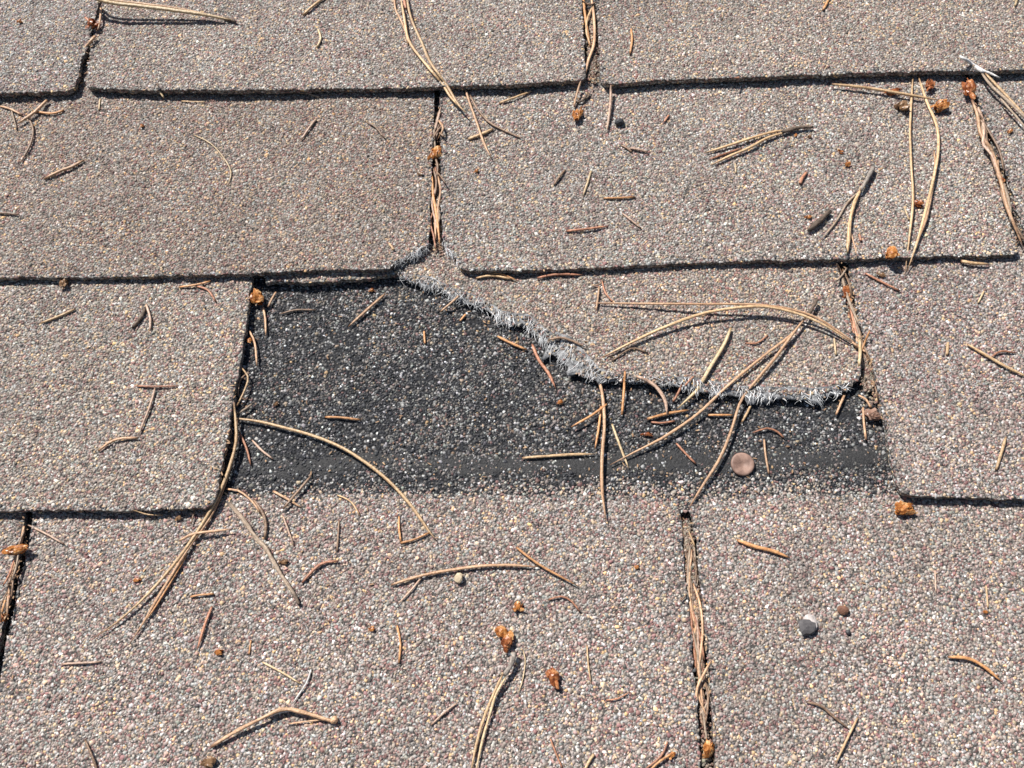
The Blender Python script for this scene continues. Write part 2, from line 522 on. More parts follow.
SH = {}
for idx, (key, r, px) in enumerate(TABS):
    P = onrow(px, r)
    o = slab('shingle', P[:, :2], r, M_SHINGLE, roof, jit=0.0005 if key in TORN else 0.00032, seed=idx)
    SH[key] = o
    if key == '3b':
        o['label'] = 'torn shingle with its lower corner ripped away'
    if key == '2a':
        o['label'] = 'browner shingle with one frayed bottom corner'
    rng = np.random.default_rng(100 + idx)
    e = np.array(P[:, :2])
    q = GP[inpoly(GP, e)]
    # a few chips overhanging the edge
    z = zrow(q[:, 0], q[:, 1], r)
    rad = rad_for(len(q), rng)
    tone = np.array(TONE[key])
    mott = 0.68 + 0.24 * fbm(q[:, 0] * 11 + idx * 7, q[:, 1] * 11, 33) + 0.30 * fbm(q[:, 0] * 26 + idx * 7, q[:, 1] * 26, 3) + 0.20 * fbm(q[:, 0] * 90 + idx * 7, q[:, 1] * 90, 13)
    tint = pick(PAL, len(q), rng) * tone * np.array([1.01, 0.99, 0.955]) * mott[:, None]
    # dirt that has settled: browner in soft patches
    dirt = np.clip(fbm(q[:, 0] * 60, q[:, 1] * 60 + idx, 9) * 2.2 - 0.85, 0, 1)[:, None] * 0.5
    tint = tint * (1 - dirt) + tint.mean(1, keepdims=True) * np.array([0.92, 0.80, 0.70]) * dirt
    # worn edges, where the black asphalt shows
    dd = np.full(len(q), 1.0)
    for a, b in zip(e, np.roll(e, -1, 0)):
        ab = b - a
        tt = np.clip(((q - a) @ ab) / (ab @ ab + 1e-12), 0, 1)
        dd = np.minimum(dd, np.hypot(*(q - a - tt[:, None] * ab).T))
    worn = fbm(q[:, 0] * 70, q[:, 1] * 70 + idx * 3, 17)
    blk = rng.uniform(size=len(q)) < np.clip(0.62 - dd / 0.0042, 0, 1) * (0.35 + worn)
    tint[blk] = pick(DPAL, int(blk.sum()), rng) * 1.1
    miss = rng.uniform(size=len(q)) > 0.97 - np.clip(0.3 - dd / 0.006, 0, 1) * worn
    q, z, rad, tint = q[~miss], z[~miss], rad[~miss], tint[~miss]
    granule_mesh('granules', np.c_[q, z + rad * 0.12], rad, tint, o, rng)

# the layer laid bare by the missing tab, and the covered layers seen through the slits
P = onrow(LAYER4, 4)
layer = slab('lower_layer', P[:, :2], 4, M_LAYER, roof, jit=0.0, drop=0.0003, seed=50, grid=0.009)
layer['label'] = 'black unweathered layer laid bare by the missing tab'
rng = np.random.default_rng(77)
tab4 = np.zeros(len(GP), bool)
for k in ('4a', '4b', '4c'):
    tab4 |= inpoly(GP, onrow(PXPOLY[k], 4)[:, :2])
cover = inpoly(GP, onrow([(x, y - 0) for x, y in LAYER4], 4)[:, :2])
q = GP[cover & ~tab4]
ppx = proj(np.c_[q, np.full(len(q), 0.001)])
hid = np.zeros(len(q), bool)
for k in ('2a', '2b'):
    hid |= inpoly(ppx, PXPOLY[k] - np.array([0, 14]))
q, ppx = q[~hid], ppx[~hid]
pl = ppx[:, 1] + 26 * (fbm(q[:, 0] * 55, q[:, 1] * 55, 21) - 0.5) + rng.normal(0, 6.5, len(q)) + np.clip((ppx[:, 0] - 500) / 400, -0.6, 0.6) * 6
light = pl > 486
rub = fbm(q[:, 0] * 80, q[:, 1] * 80, 91)
keepq = rng.uniform(size=len(q)) > np.clip(rub * 3.2 - 1.7, 0, 0.8) * (~light)
q, ppx, pl, light = q[keepq], ppx[keepq], pl[keepq], light[keepq]
tint = pick(DPAL, len(q), rng)
grey = fbm(q[:, 0] * 45 + 3, q[:, 1] * 45, 31)
mixg = (rng.uniform(size=len(q)) < np.clip(grey * 1.3 - 0.38, 0, 0.5))
tint[mixg] = pick(PAL, int(mixg.sum()), rng) * 0.6
tint[light] = pick(PAL, int(light.sum()), rng) * np.array([0.98, 0.94, 0.91])
tint = tint
rad = rad_for(len(q), rng)
z = zrow(q[:, 0], q[:, 1], 4) - 0.0002
granule_mesh('granules', np.c_[q, z + rad * 0.12], rad, tint, layer, rng)

# the tar sealing strip across the bare layer
sx = np.arange(238, 889, 5.0)
top, bot = [], []
for x in sx:
    n1 = float(fbm(np.array([x / 26.0]), np.array([1.3]), 41)[0]) - 0.5
    n2 = float(fbm(np.array([x / 22.0]), np.array([5.1]), 43)[0]) - 0.5
    c = 463 + (x - 560) * -0.012
    top.append((x, c - 11 + n1 * 22)); bot.append((x, c + 11 + n2 * 22))
rows = []
for f in np.linspace(0, 1, 9):
    rows.append([(t[0], t[1] + (b[1] - t[1]) * f) for t, b in zip(top, bot)])
V, F = [], []
nx = len(sx)
for i, rw in enumerate(rows):
    Q = onrow(rw, 4)
    fe = min(i, 8 - i) / 4.0
    h = -0.00034 + 0.00046 * fe ** 0.5 * (0.35 + 1.25 * fbm(Q[:, 0] * 210, Q[:, 1] * 210, 51)) * np.clip((np.array(sx) - 215) / 330, 0.35, 1.0)
    Q[:, 2] += h - (0.0006 if i in (0, 8) else 0)
    V += Q.tolist()
for i in range(8):
    for j in range(nx - 1):
        F.append((i * nx + j, (i + 1) * nx + j, (i + 1) * nx + j + 1, i * nx + j + 1))
tar = mesh_obj('tar_strip', V, F, M_TAR, layer, True)

# covered layers of the other courses
for r in (1, 2, 3, 5, 6):
    v0 = VK[r] + EXPO - 0.002; v1 = VK[r] + 2 * EXPO + 0.03
    if r == 5:
        v0 = VK[4] - 0.01; v1 = VK[4] + EXPO + 0.02
    o = slab('lower_layer', np.array([(-0.62, v0), (0.62, v0), (0.62, v1), (-0.62, v1)]), r, M_LAYER, roof, jit=0.0, drop=0.0004, step=0.02, grid=0.02, seed=60 + r, thick=0.0022)
    rng = np.random.default_rng(200 + r)
    for gr, gp in GAPS:
        if gr != r: continue
        e = onrow(gp, r)[:, :2]
        q = GP[inpoly(GP, e)]
        q = q[(q[:, 1] > v0) & (q[:, 1] < v1)]
        if not len(q): continue
        t = pick(DPAL, len(q), rng)
        b = rng.uniform(size=len(q)) < (0.72 if r == 3 else 0.3)
        t[b] = pick(PAL, int(b.sum()), rng) * np.array([0.75, 0.68, 0.6])
        rad = rad_for(len(q), rng)
        granule_mesh('granules', np.c_[q, zrow(q[:, 0], q[:, 1], r) - 0.0004 + rad * 0.1], rad, t, o, rng)

# grit that has washed into the slits
rng = np.random.default_rng(515)
for row, path, wpx, deep in ((4, [(687, 535), (692, 590), (699, 650), (704, 700), (708, 768)], 17, 0.0012), (4, [(686, 522), (690, 570), (696, 615)], 15, 0.0007),
                             (3, [(843, 290), (852, 318), (860, 345), (869, 376), (876, 400)], 17, 0.0012), (3, [(856, 330), (864, 360), (872, 388)], 14, 0.0005), (2, [(437, 165), (437, 210), (438, 250)], 10, 0.0022),
                             (1, [(593, 10), (592, 50), (593, 80)], 13, 0.0022), (2, [(974, 105), (992, 160), (1018, 245)], 14, 0.0022)):
    c = along_path(path, 40)
    n = 620
    t = rng.uniform(0, 39, n)
    b = np.c_[np.interp(t, np.arange(40), c[:, 0]), np.interp(t, np.arange(40), c[:, 1])]
    off = rng.normal(0, wpx * 0.26, n)
    b[:, 0] += off
    b[:, 1] += rng.normal(0, 3, n)
    Q = onrow(b, row, -deep)
    Q[:, 2] -= 0.0009 * np.abs(off) / (wpx * 0.4) - 0.0008 * (fbm(Q[:, 0] * 150, Q[:, 1] * 150, 3) - 0.5)
    tn = pick(PAL, n, rng) * np.array([0.72, 0.62, 0.52])
    granule_mesh('grit', Q, rad_for(n, rng), tn, layer, rng)

# the courses that go on beyond the picture
SHIFT = {0: -0.30, 5: -0.10, 6: -0.25, -1: -0.14}
for r in (-1, 0, 5, 6):
    for k in range(-2, 4):
        u0 = SHIFT[r] + 0.305 * k
        if u0 < -0.9 or u0 > 0.75: continue
        slab('shingle', np.array([(u0 + 0.003, VK[r]), (u0 + 0.302, VK[r] + 0.001), (u0 + 0.302, VK[r] + EXPO + 0.012), (u0 + 0.003, VK[r] + EXPO + 0.012)]), r, M_SHINGLE, roof, jit=0.0003, step=0.006, grid=0.02, seed=r * 10 + k + 300)
for key, side in (('1a', -1), ('2a', -1), ('3a', -1), ('4a', -1), ('1c', 1), ('2c', 1), ('3c', 1), ('4c', 1)):
    r = ROWOF[key]
    e = onrow(PXPOLY[key], r)[:, :2]
    v0, v1 = VK[r], VK[r] + EXPO + 0.012
    lowp = e[np.argsort(side * e[:, 0] - 0.0)[-2:]]                   # the two corners of the outer edge
    lowp = lowp[np.argsort(lowp[:, 1])]
    sl_ = (lowp[1, 0] - lowp[0, 0]) / (lowp[1, 1] - lowp[0, 1] + 1e-9)
    ub, ut = lowp[0, 0] + sl_ * (v0 - lowp[0, 1]) + side * 0.004, lowp[0, 0] + sl_ * (v1 - lowp[0, 1]) + side * 0.004
    slab('shingle', np.array([(ub, v0), (ub + side * 0.30, v0), (ub + side * 0.30, v1), (ut, v1)][::side]), r, M_SHINGLE, roof, jit=0.0003, step=0.006, grid=0.02, seed=r + 400 + side)


# ------------------------------------------------------------------ torn edges: glass mat and fibres
def torn_edge(parent, row, inner, outer, density, seed, white=1.0, flen=(0.6, 1.35), tag_mat=True, drop=0.0029, chips=2.4, wmin=0.34):
    """a ragged band of mat from the granule edge (inner) to where it frays out (outer), and fibres combed over it"""
    rng = np.random.default_rng(seed)
    L = np.hypot(*np.diff(np.array(inner, float), axis=0).T).sum()
    n = max(8, int(L / 2.2))
    pi_, po = along_path(inner, n), along_path(outer, n)
    po = pi_ + (po - pi_) * 0.85
    A_ = onrow(pi_, row, -0.0002); B_ = onrow(po, row, -drop)
    lowz = zrow(B_[:, 0], B_[:, 1], row + 1) + 0.0009
    w = rng.uniform(0.2, 1.0, n); w = np.convolve(np.r_[w[0], w, w[-1]], [0.25, 0.5, 0.25], 'valid')
    w = w * np.clip(fbm(np.arange(n) / 5.5, np.zeros(n), seed + 70) * 2.6 - 0.62, 0.12, 1.15)
    wm = np.clip(w * 1.05, wmin, 1.1)
    if tag_mat:
        V, F = [], []
        K = 5
        for i in range(n):
            for k in range(K):
                f = -0.35 + (0.35 + wm[i]) * k / (K - 1)
                p = A_[i] + (B_[i] - A_[i]) * f
                p = p + rng.normal(0, 0.00016, 3) + np.array([0, 0, 0.0009 * max(f, 0) * (1 - min(f, 1.0))])
                V.append(p)
        for i in range(n):
            for k in range(K):
                V.append(np.array(V[i * K + k]) - np.array([0, 0, 0.0010 if k < K - 1 else 0.0004]))
        m = n * K
        for i in range(n - 1):
            for k in range(K - 1):
                a, b, c, d = i * K + k, i * K + k + 1, (i + 1) * K + k + 1, (i + 1) * K + k
                F += [(a, b, c, d), (a + m, d + m, c + m, b + m)]
            a, d = i * K + K - 1, (i + 1) * K + K - 1
            F.append((a, a + m, d + m, d))
        mesh_obj('torn_mat', V, F, M_MAT, parent, True)
        g = int(L * chips)
        si = rng.uniform(0, n - 1.001, g); fi = np.abs(rng.normal(0, 0.34, g)) - 0.25
        ii = si.astype(int); ff = (si - ii)[:, None]
        Pg = (A_[ii] * (1 - ff) + A_[ii + 1] * ff); Pb = (B_[ii] * (1 - ff) + B_[ii + 1] * ff)
        fo = np.minimum(fi, wm[ii] * 0.95)[:, None]
        Pg = Pg + (Pb - Pg) * fo + np.c_[np.zeros((g, 2)), 0.0010 * np.clip(fo, 0, 1) + 0.0001]
        tg = pick(PAL, g, rng) * np.array([0.9, 0.83, 0.76]); bk = rng.uniform(size=g) < 0.3
        tg[bk] = pick(DPAL, int(bk.sum()), rng)
        granule_mesh('granules', Pg, rad_for(g, rng), tg, parent, rng)
    # fibres
    V, F = [], []
    cnt = int(L * density)
    cl = fbm(np.arange(cnt * 2) / cnt * L / 9.0, np.zeros(cnt * 2), seed)
    for _ in range(cnt):
        s = rng.uniform(0, n - 1.001)
        i = int(s); f = s - i
        if float(vnoise(np.array([s / 3.2]), np.array([seed * 1.0]), 7)[0]) < rng.uniform(0, 0.75) * (1 - 0.4 * white): continue
        a = A_[i] * (1 - f) + A_[i + 1] * f; b = B_[i] * (1 - f) + B_[i + 1] * f
        d = b - a
        tang = A_[i + 1] - A_[i]; tang = tang / (np.linalg.norm(tang) + 1e-9)
        st = rng.uniform(-0.35, 0.55); ln = rng.uniform(*flen) * (1 - max(st, 0) * 0.5)
        ln *= 0.35 + 0.75 * (w[i] * (1 - f) + w[i + 1] * f)
        if rng.uniform() > 0.25 + w[i] * 1.6: continue
        d0 = d * ln + tang * rng.normal(0, 0.0020)
        p0 = a + d * st + np.array([0, 0, rng.uniform(-0.0006, 0.0006)])
        curl = rng.normal(0, 0.0006, 3); curl[2] = abs(curl[2]) * 0.9
        rr = rng.uniform(0.00006, 0.00017) * (1.25 if rng.uniform() < 0.2 else 1)
        base = len(V)
        NS = 5
        for k in range(NS):
            t = k / (NS - 1)
            p = p0 + d0 * t + curl * math.sin(t * 3.0) + np.array([0, 0, 0.0014 * t * (1 - t) + 0.0006 * t])
            dirv = d0 / (np.linalg.norm(d0) + 1e-9)
            sd = np.cross(dirv, [0, 0, 1]); sd /= (np.linalg.norm(sd) + 1e-9)
            up = np.cross(sd, dirv)
            q = rr * (1 - 0.6 * t)
            V += [p + sd * q, p - sd * q * 0.5 + up * q * 0.87, p - sd * q * 0.5 - up * q * 0.87]
        for k in range(NS - 1):
            for c in range(3):
                e = (c + 1) % 3
                F.append((base + k * 3 + c, base + k * 3 + e, base + (k + 1) * 3 + e, base + (k + 1) * 3 + c))
    o = mesh_obj('glass_fibres', V, F, M_FIBRE, parent)
    o['kind'] = 'stuff'


B3 = SH['3b']
torn_edge(B3, 3, [(398, 272), (404, 277), (418, 279), (430, 281), (441, 286), (456, 293), (472, 298), (488, 306), (500, 314), (512, 318), (528, 320), (540, 330), (552, 339)],
          [(397, 282), (409, 288), (420, 294), (432, 297), (444, 301), (456, 306), (470, 312), (486, 320), (498, 328), (510, 335), (524, 340), (536, 347), (549, 357)], 3.0, 3, 0.45, (0.5, 1.25), wmin=0.4)
torn_edge(B3, 3, [(552, 339), (566, 346), (585, 364), (597, 373), (612, 377), (640, 378), (660, 380)],
          [(539, 364), (550, 380), (574, 391), (592, 392), (612, 387), (640, 386), (660, 388)], 1.7, 5, 0.35, (0.35, 1.0), chips=3.5, wmin=0.5)
torn_edge(B3, 3, [(655, 379), (680, 381), (700, 384), (720, 387), (745, 391), (780, 392), (815, 393), (836, 389), (850, 385)],
          [(655, 388), (680, 396), (698, 402), (720, 404), (745, 408), (780, 409), (815, 411), (836, 403), (852, 392)], 1.5, 7, 0.28, (0.5, 1.1), chips=1.5, wmin=0.5)
torn_edge(SH['2a'], 2, [(428, 244), (421, 249), (409, 256), (396, 263)], [(430, 254), (424, 259), (413, 264), (399, 270)], 4.5, 9, 1.0, tag_mat=False)
torn_edge(SH['2b'], 2, [(443, 238), (447, 250), (456, 258), (459, 268)], [(448, 250), (447, 258), (453, 265), (456, 274)], 1.4, 13, 0.2, tag_mat=False)

# ------------------------------------------------------------------ what lies on the roof
def surf(u, v):
    """height and course of the top surface at roof coordinates"""
    px = proj(np.array([[u, v, 0.003]]))
    for k, r, _ in TABS:
        if inpoly(px, PXPOLY[k])[0]:
            return float(zrow(u, v, r))
    for r in range(0, 7):
        if VK[r] <= v < VK[r - 1]:
            return float(zrow(u, v, r + 1)) if r != 3 and r != 4 else float(zrow(u, v, 4 if r == 3 else 5))
    return 0.0


def catmull(p, n):
    p = np.array(p, float)
    if len(p) == 2:
        t = np.linspace(0, 1, n)[:, None]
        return p[0] + (p[1] - p[0]) * t
    q = np.r_[[2 * p[0] - p[1]], p, [2 * p[-1] - p[-2]]]
    s = np.linspace(0, len(p) - 1 - 1e-6, n)
    out = []
    for x in s:
        i = int(x); t = x - i
        a, b, c, d = q[i], q[i + 1], q[i + 2], q[i + 3]
        out.append(0.5 * (2 * b + (c - a) * t + (2 * a - 5 * b + 4 * c - d) * t * t + (3 * b - a - 3 * c + d) * t ** 3))
    return np.array(out)


def upper(s, z):
    """upper envelope of a profile: what a stiff thing lying on it would touch"""
    h = []
    for i in range(len(s)):
        while len(h) > 1 and (z[h[-1]] - z[h[-2]]) * (s[i] - s[h[-2]]) <= (z[i] - z[h[-2]]) * (s[h[-1]] - s[h[-2]]):
            h.pop()
        h.append(i)
    return np.interp(s, s[h], z[h])


GRAIN = 0.00034


def course(px, width, lift=0.0, arch=0.0, lifts=None):
    """picture path -> centre line resting on the roof, and its radius"""
    px = np.array(px, float)
    ln = np.hypot(*np.diff(px, axis=0).T).sum()
    n = int(min(26, max(7, ln / 5)))
    if len(px) > 2:
        px = px + np.r_[[[0, 0]], np.random.default_rng(int(px.sum()) % 9973).normal(0, 0.55, (len(px) - 2, 2)), [[0, 0]]]
    c = catmull(px, n)
    P = unproj(c, 0.003)
    rad = (0.79 if ln > 45 else 0.68) * width * 0.5 * np.mean(np.linalg.norm(unproj(c + [0, 0.5], 0.003) - unproj(c - [0, 0.5], 0.003), axis=1) * 0.5 + np.linalg.norm(unproj(c + [0.5, 0], 0.003) - unproj(c - [0.5, 0], 0.003), axis=1) * 0.5)
    s = np.r_[0, np.cumsum(np.linalg.norm(np.diff(P, axis=0), axis=1))]
    for _ in range(2):
        z = np.array([surf(p[0], p[1]) for p in P])
        z = 0.5 * upper(s, z) + 0.5 * z
        t = s / s[-1]
        extra = lift + arch * np.sin(np.pi * t)
        if lifts is not None:
            extra = extra + np.interp(t, np.linspace(0, 1, len(lifts)), lifts)
        P = unproj(c, z + GRAIN + rad * 0.8 + extra * 0.001)
    return P, rad


def tube(P, rad, taper=(0.45, 0.15), flat=0.85, sides=7, seed=0, lump=0.05):
    rng = np.random.default_rng(seed)
    n = len(P)
    t = np.linspace(0, 1, n)
    prof = np.minimum(1, taper[0] + (1 - taper[0]) * (t / 0.14)) * np.minimum(1, taper[1] + (1 - taper[1]) * ((1 - t) / 0.22) ** 0.8)
    prof = prof * (1 + rng.normal(0, lump, n))
    V, F, al, sd = [], [], [], []
    for i in range(n):
        d = P[min(i + 1, n - 1)] - P[max(i - 1, 0)]
        d = d / (np.linalg.norm(d) + 1e-12)
        s = np.cross(d, [0, 0, 1.0]); s /= (np.linalg.norm(s) + 1e-12)
        u = np.cross(s, d)
        for k in range(sides):
            a = 2 * math.pi * k / sides + 0.3
            g = 0.88 if k == 1 else 1.0
            V.append(P[i] + (s * math.cos(a) + u * math.sin(a) * flat) * rad * prof[i] * g)
            al.append(t[i]); sd.append(k / sides)
    for i in range(n - 1):
        for k in range(sides):
            j = (k + 1) % sides
            F.append((i * sides + k, (i + 1) * sides + k, (i + 1) * sides + j, i * sides + j))
    F.append(tuple(range(sides))); F.append(tuple((n - 1) * sides + k for k in range(sides - 1, -1, -1)))
    return V, F, al, sd


SEED = [0]


def strand(name, px, width, color, lift=0.0, arch=0.0, lifts=None, parent=None, loc=None, taper=(0.45, 0.15), flat=0.85, lump=0.05):
    SEED[0] += 1
    if lift == 0.0 and arch == 0.0 and lifts is None:
        rr = random.random()
        arch = 0.1 + 0.6 * rr if len(px) > 2 else 0.1 * rr
        lift = 0.02
    P, rad = course(px, width, lift, arch, lifts)
    V, F, al, sd = tube(P, rad, taper, flat, seed=SEED[0], lump=lump)
    base = P[0] if loc is None else loc
    o = mesh_obj(name, V, F, NM[color], parent, True, base)
    for nm, dat in (('along', al), ('side', sd)):
        o.data.attributes.new(nm, 'FLOAT', 'POINT').data.foreach_set('value', np.array(dat, np.float32))
    if parent is None:
        place(o, base)
    return o


GN = 'loose dry pine needles on the roof'


def needle(label, color, width, px, lift=0.0, arch=0.0, lifts=None, taper=(0.45, 0.15), cat='needle', name='pine_needle', group=GN, lump=0.05):
    return tag(strand(name, px, width, color, lift, arch, lifts, taper=taper, lump=lump), label, cat, group)


def cluster(label, parts, name='needle_cluster', cat='needle cluster', group='pine needles still joined in bundles'):
    """needles held together by a sheath: parts are (name, colour, width, path, lift, arch, lifts)"""
    first = parts[0]
    P, _ = course(first[3], first[2])
    root = empty(name, P[0])
    tag(root, label, cat, group)
    for p in parts:
        nm, c, w, px = p[:4]
        lift, arch, lifts = (list(p[4:]) + [0.0, 0.0, None][len(p) - 4:])[:3]
        tp = (0.8, 0.55) if nm in ('sheath', 'stem') else (0.5, 0.2)
        strand(nm, px, w, c, lift if lift else 0.3, arch, lifts, root, P[0], tp, lump=0.14 if nm in ('sheath', 'stem') else 0.05)
    return root


def local_scale(px):
    return float(np.linalg.norm(unproj([(px[0] + 0.5, px[1])]) - unproj([(px[0] - 0.5, px[1])])))


def spot(px, h=0.0):
    P = unproj([px], 0.003)[0]
    for _ in range(2):
        P = unproj([px], surf(P[0], P[1]) + GRAIN + h)[0]
    return P


def bud(label, color, px, w, h, ang=0.0, petals=7, lift=0.0, seed=0, name='bud_scale', cat='bud scale', group='papery bud scales on the roof', fl=0.62):
    """a clump of overlapping papery scales, w x h picture points across, lying along direction ang (degrees, roof plane)"""
    rng = np.random.default_rng(seed + 900)
    k = local_scale(px)
    g = 0.54 if w >= 10 else 0.44
    a, b = w * k * g, h * k * g
    c = spot(px, min(a, b) * fl * 0.55 + lift * 0.001)
    V, F = [], []
    ca, sa = math.cos(math.radians(ang)), math.sin(math.radians(ang))
    core = max(3, int(petals * 0.6))
    for i in range(core):
        th = 2 * math.pi * i / core + rng.uniform(-0.5, 0.5)
        L = rng.uniform(0.8, 1.2); wd = rng.uniform(0.45, 0.75)
        x0 = rng.uniform(-0.75, -0.2); curl = rng.uniform(0.5, 1.1); r0 = rng.uniform(0.05, 0.3)
        nu, nv = 6, 5
        base = len(V)
        jag = rng.normal(0, 0.12, nv)
        for layer in (0, 1):
            for iu in range(nu):
                t = iu / (nu - 1)
                half = wd * (0.25 + 0.75 * math.sin(math.pi * (0.10 + 0.78 * t)))
                for iv in range(nv):
                    q = -1 + 2 * iv / (nv - 1)
                    lx = x0 + L * (t + (jag[iv] if iu == nu - 1 else 0))
                    ly = half * q
                    lz = 0.42 * (1 - curl * 0.8 * q * q) * (0.3 + 0.7 * math.sin(math.pi * min(1, 0.2 + 0.6 * t))) + r0 * t + 0.04 * rng.normal() - layer * 0.07
                    y2 = ly * math.cos(th) - (lz + 0.12) * math.sin(th)
                    z2 = ly * math.sin(th) + (lz + 0.12) * math.cos(th)
                    sx, sy, sz = lx * a, y2 * b, z2 * min(a, b) * fl * 1.5
                    V.append((c[0] + sx * ca - sy * sa, c[1] + sx * sa + sy * ca, c[2] + max(sz, -min(a, b) * fl * 0.6)))
    for i in range(petals - core):
        az = rng.uniform(-1.15, 1.15) if i % 4 else rng.uniform(2.2, 4.0)      # fan out round the long axis
        el = rng.uniform(0.05, 0.95)
        roll = rng.uniform(-0.9, 0.9)
        L = rng.uniform(0.7, 1.15) if i % 4 else rng.uniform(0.45, 0.7)
        wd = rng.uniform(0.34, 0.62)
        x0, y0, z0 = rng.uniform(-0.72, -0.15), rng.uniform(-0.35, 0.35), rng.uniform(-0.15, 0.25)
        curl = rng.uniform(0.2, 0.75); bend = rng.uniform(-0.5, 0.35)
        nu, nv = 6, 5
        base = len(V)
        jag = rng.normal(0, 0.10, nv)
        for layer in (0, 1):
            for iu in range(nu):
                t = iu / (nu - 1)
                half = wd * (0.35 + 0.65 * math.sin(math.pi * (0.10 + 0.72 * t)))
                for iv in range(nv):
                    q = -1 + 2 * iv / (nv - 1)
                    lx = L * (t * (1 - 0.16 * q * q) + (jag[iv] if iu == nu - 1 else 0))
                    ly = half * q
                    lz = curl * half * (1 - q * q) + bend * t * t * L * 0.5 + 0.02 * rng.normal() - layer * 0.06
                    ly, lz = ly * math.cos(roll) - lz * math.sin(roll), ly * math.sin(roll) + lz * math.cos(roll)
                    lx, lz = lx * math.cos(el) - lz * math.sin(el), lx * math.sin(el) * 0.9 + lz * math.cos(el)
                    lx, ly = lx * math.cos(az) - ly * math.sin(az), lx * math.sin(az) + ly * math.cos(az)
                    sx, sy, sz = (x0 + lx) * a, (y0 + ly) * b, (z0 + lz) * min(a, b) * fl * 1.35
                    V.append((c[0] + sx * ca - sy * sa, c[1] + sx * sa + sy * ca, c[2] + max(sz, -min(a, b) * fl * 0.5)))
    nu, nv = 6, 5
    for base in range(0, len(V), 2 * nu * nv):
        m = nu * nv
        for iu in range(nu - 1):
            for iv in range(nv - 1):
                q = [base + iu * nv + iv, base + iu * nv + iv + 1, base + (iu + 1) * nv + iv + 1, base + (iu + 1) * nv + iv]
                F.append(tuple(q)); F.append(tuple(x + m for x in q[::-1]))
        rim = [iv for iv in range(nv)] + [iu * nv + nv - 1 for iu in range(1, nu)] + [(nu - 1) * nv + iv for iv in range(nv - 2, -1, -1)] + [iu * nv for iu in range(nu - 2, 0, -1)]
        for j in range(len(rim)):
            p, q = rim[j], rim[(j + 1) % len(rim)]
            F.append((base + p, base + p + m, base + q + m, base + q))
    o = mesh_obj(name, V, F, SM['O' if (color == 'R' and w < 10) else color], None, False, c)
    place(o, c)
    return tag(o, label, cat, group)


def stone_mesh(name, px, w, h, material, seed=0, flat=0.7, parent=None, loc=None, off=(0, 0, 0), rough=0.12, sub=2):
    rng = np.random.default_rng(seed + 40)
    k = local_scale(px)
    g = 0.54 if w >= 10 else 0.44
    a, b = w * k * g, h * k * g
    c = spot(px, min(a, b) * flat * 0.7)
    bm = bmesh.new()
    bmesh.ops.create_icosphere(bm, subdivisions=sub, radius=1.0)
    pl = [(Vector(rng.normal(size=3)).normalized(), rng.uniform(0.62, 0.9)) for _ in range(9)]
    V = []
    for v in bm.verts:
        p = v.co.copy()
        for nrm, d in pl:
            e = p.dot(nrm) - d
            if e > 0: p -= nrm * e * 0.9
        p *= 1 + rng.normal() * rough * 0.3
        V.append((c[0] + p.x * a + off[0], c[1] + p.y * b + off[1], c[2] + p.z * min(a, b) * flat + off[2]))
    F = [tuple(x.index for x in f.verts) for f in bm.faces]
    bm.free()
    o = mesh_obj(name, V, F, material, parent, False, c if loc is None else loc)
    o.data.attributes.new('along', 'FLOAT', 'POINT').data.foreach_set('value', np.full(len(V), 0.5, np.float32))
    if parent is None: place(o, c)
    return o, c


# ---- needle bundles
cluster('long straw needle pair arching over the top left shingle corner', [
    ('needle', 'Y', 4.2, [(78, -9), (92, -2), (112, 2), (140, 6), (172, 10), (206, 15), (232, 20)], 0, 0, [11, 9, 7.5, 6.2, 4.6, 2.6, 0.4]),
    ('needle', 'T', 3.2, [(84, -10), (104, -2), (140, 4), (176, 9), (208, 16), (230, 21)], 0, 0, [9, 8, 6.5, 5, 2.4, 0.3]),
    ('sheath', 'K', 4.6, [(223, 18), (229, 20), (236, 22)], 0.4)])
cluster('straw needle pair dangling over the butt above the centre slit', [
    ('needle', 'S', 3.0, [(406, -6), (412, 18), (421, 43), (431, 62), (446, 84), (458, 103), (467, 114)], 0, 0, [2, 1.6, 1.2, 1, 1.4, 2.4, 2.6]),
    ('needle', 'S', 2.8, [(400, -6), (404, 20), (410, 42), (425, 63), (441, 83), (452, 98), (462, 109)], 0, 0, [2, 1.4, 1, 0.9, 1.2, 1.8, 2.2]),
    ('needle', 'T', 2.2, [(394, -5), (395, 9), (400, 17), (405, 30), (408, 46)], 0.4),
    ('sheath', 'R', 4.0, [(403, -8), (404, 2), (406, 9)], 1.2)])
cluster('tan needle bundle with a dark stub, lying free on the wide second row tab', [
    ('needle', 'S', 3.0, [(785, 130), (768, 134), (745, 141), (722, 147), (704, 153)], 0.2, 0.8),
    ('needle', 'S', 3.2, [(786, 132), (768, 138), (750, 147), (730, 157), (711, 165)], 0.2, 0.8),
    ('needle', 'R', 2.6, [(742, 148), (725, 154), (708, 160)], 0.1),
    ('sheath', 'K', 5.2, [(782, 132), (796, 129), (806, 126), (813, 127)], 0.8)])
cluster('long upright needle pair with a wide strand, below the three brown buds', [
    ('needle', 'S', 2.6, [(913, 75), (912, 105), (910, 135), (912, 170), (913, 200), (910, 235), (905, 274)], 0.3, 1.6),
    ('needle', 'S', 3.2, [(918, 75), (926, 100), (936, 124), (939, 146), (935, 172), (928, 203), (919, 238), (907, 272)], 0.3, 1.8),
    ('needle', 'T', 3.0, [(934, 150), (935, 168), (931, 195), (925, 220), (917, 244), (911, 266)], 0.5, 1.0)])
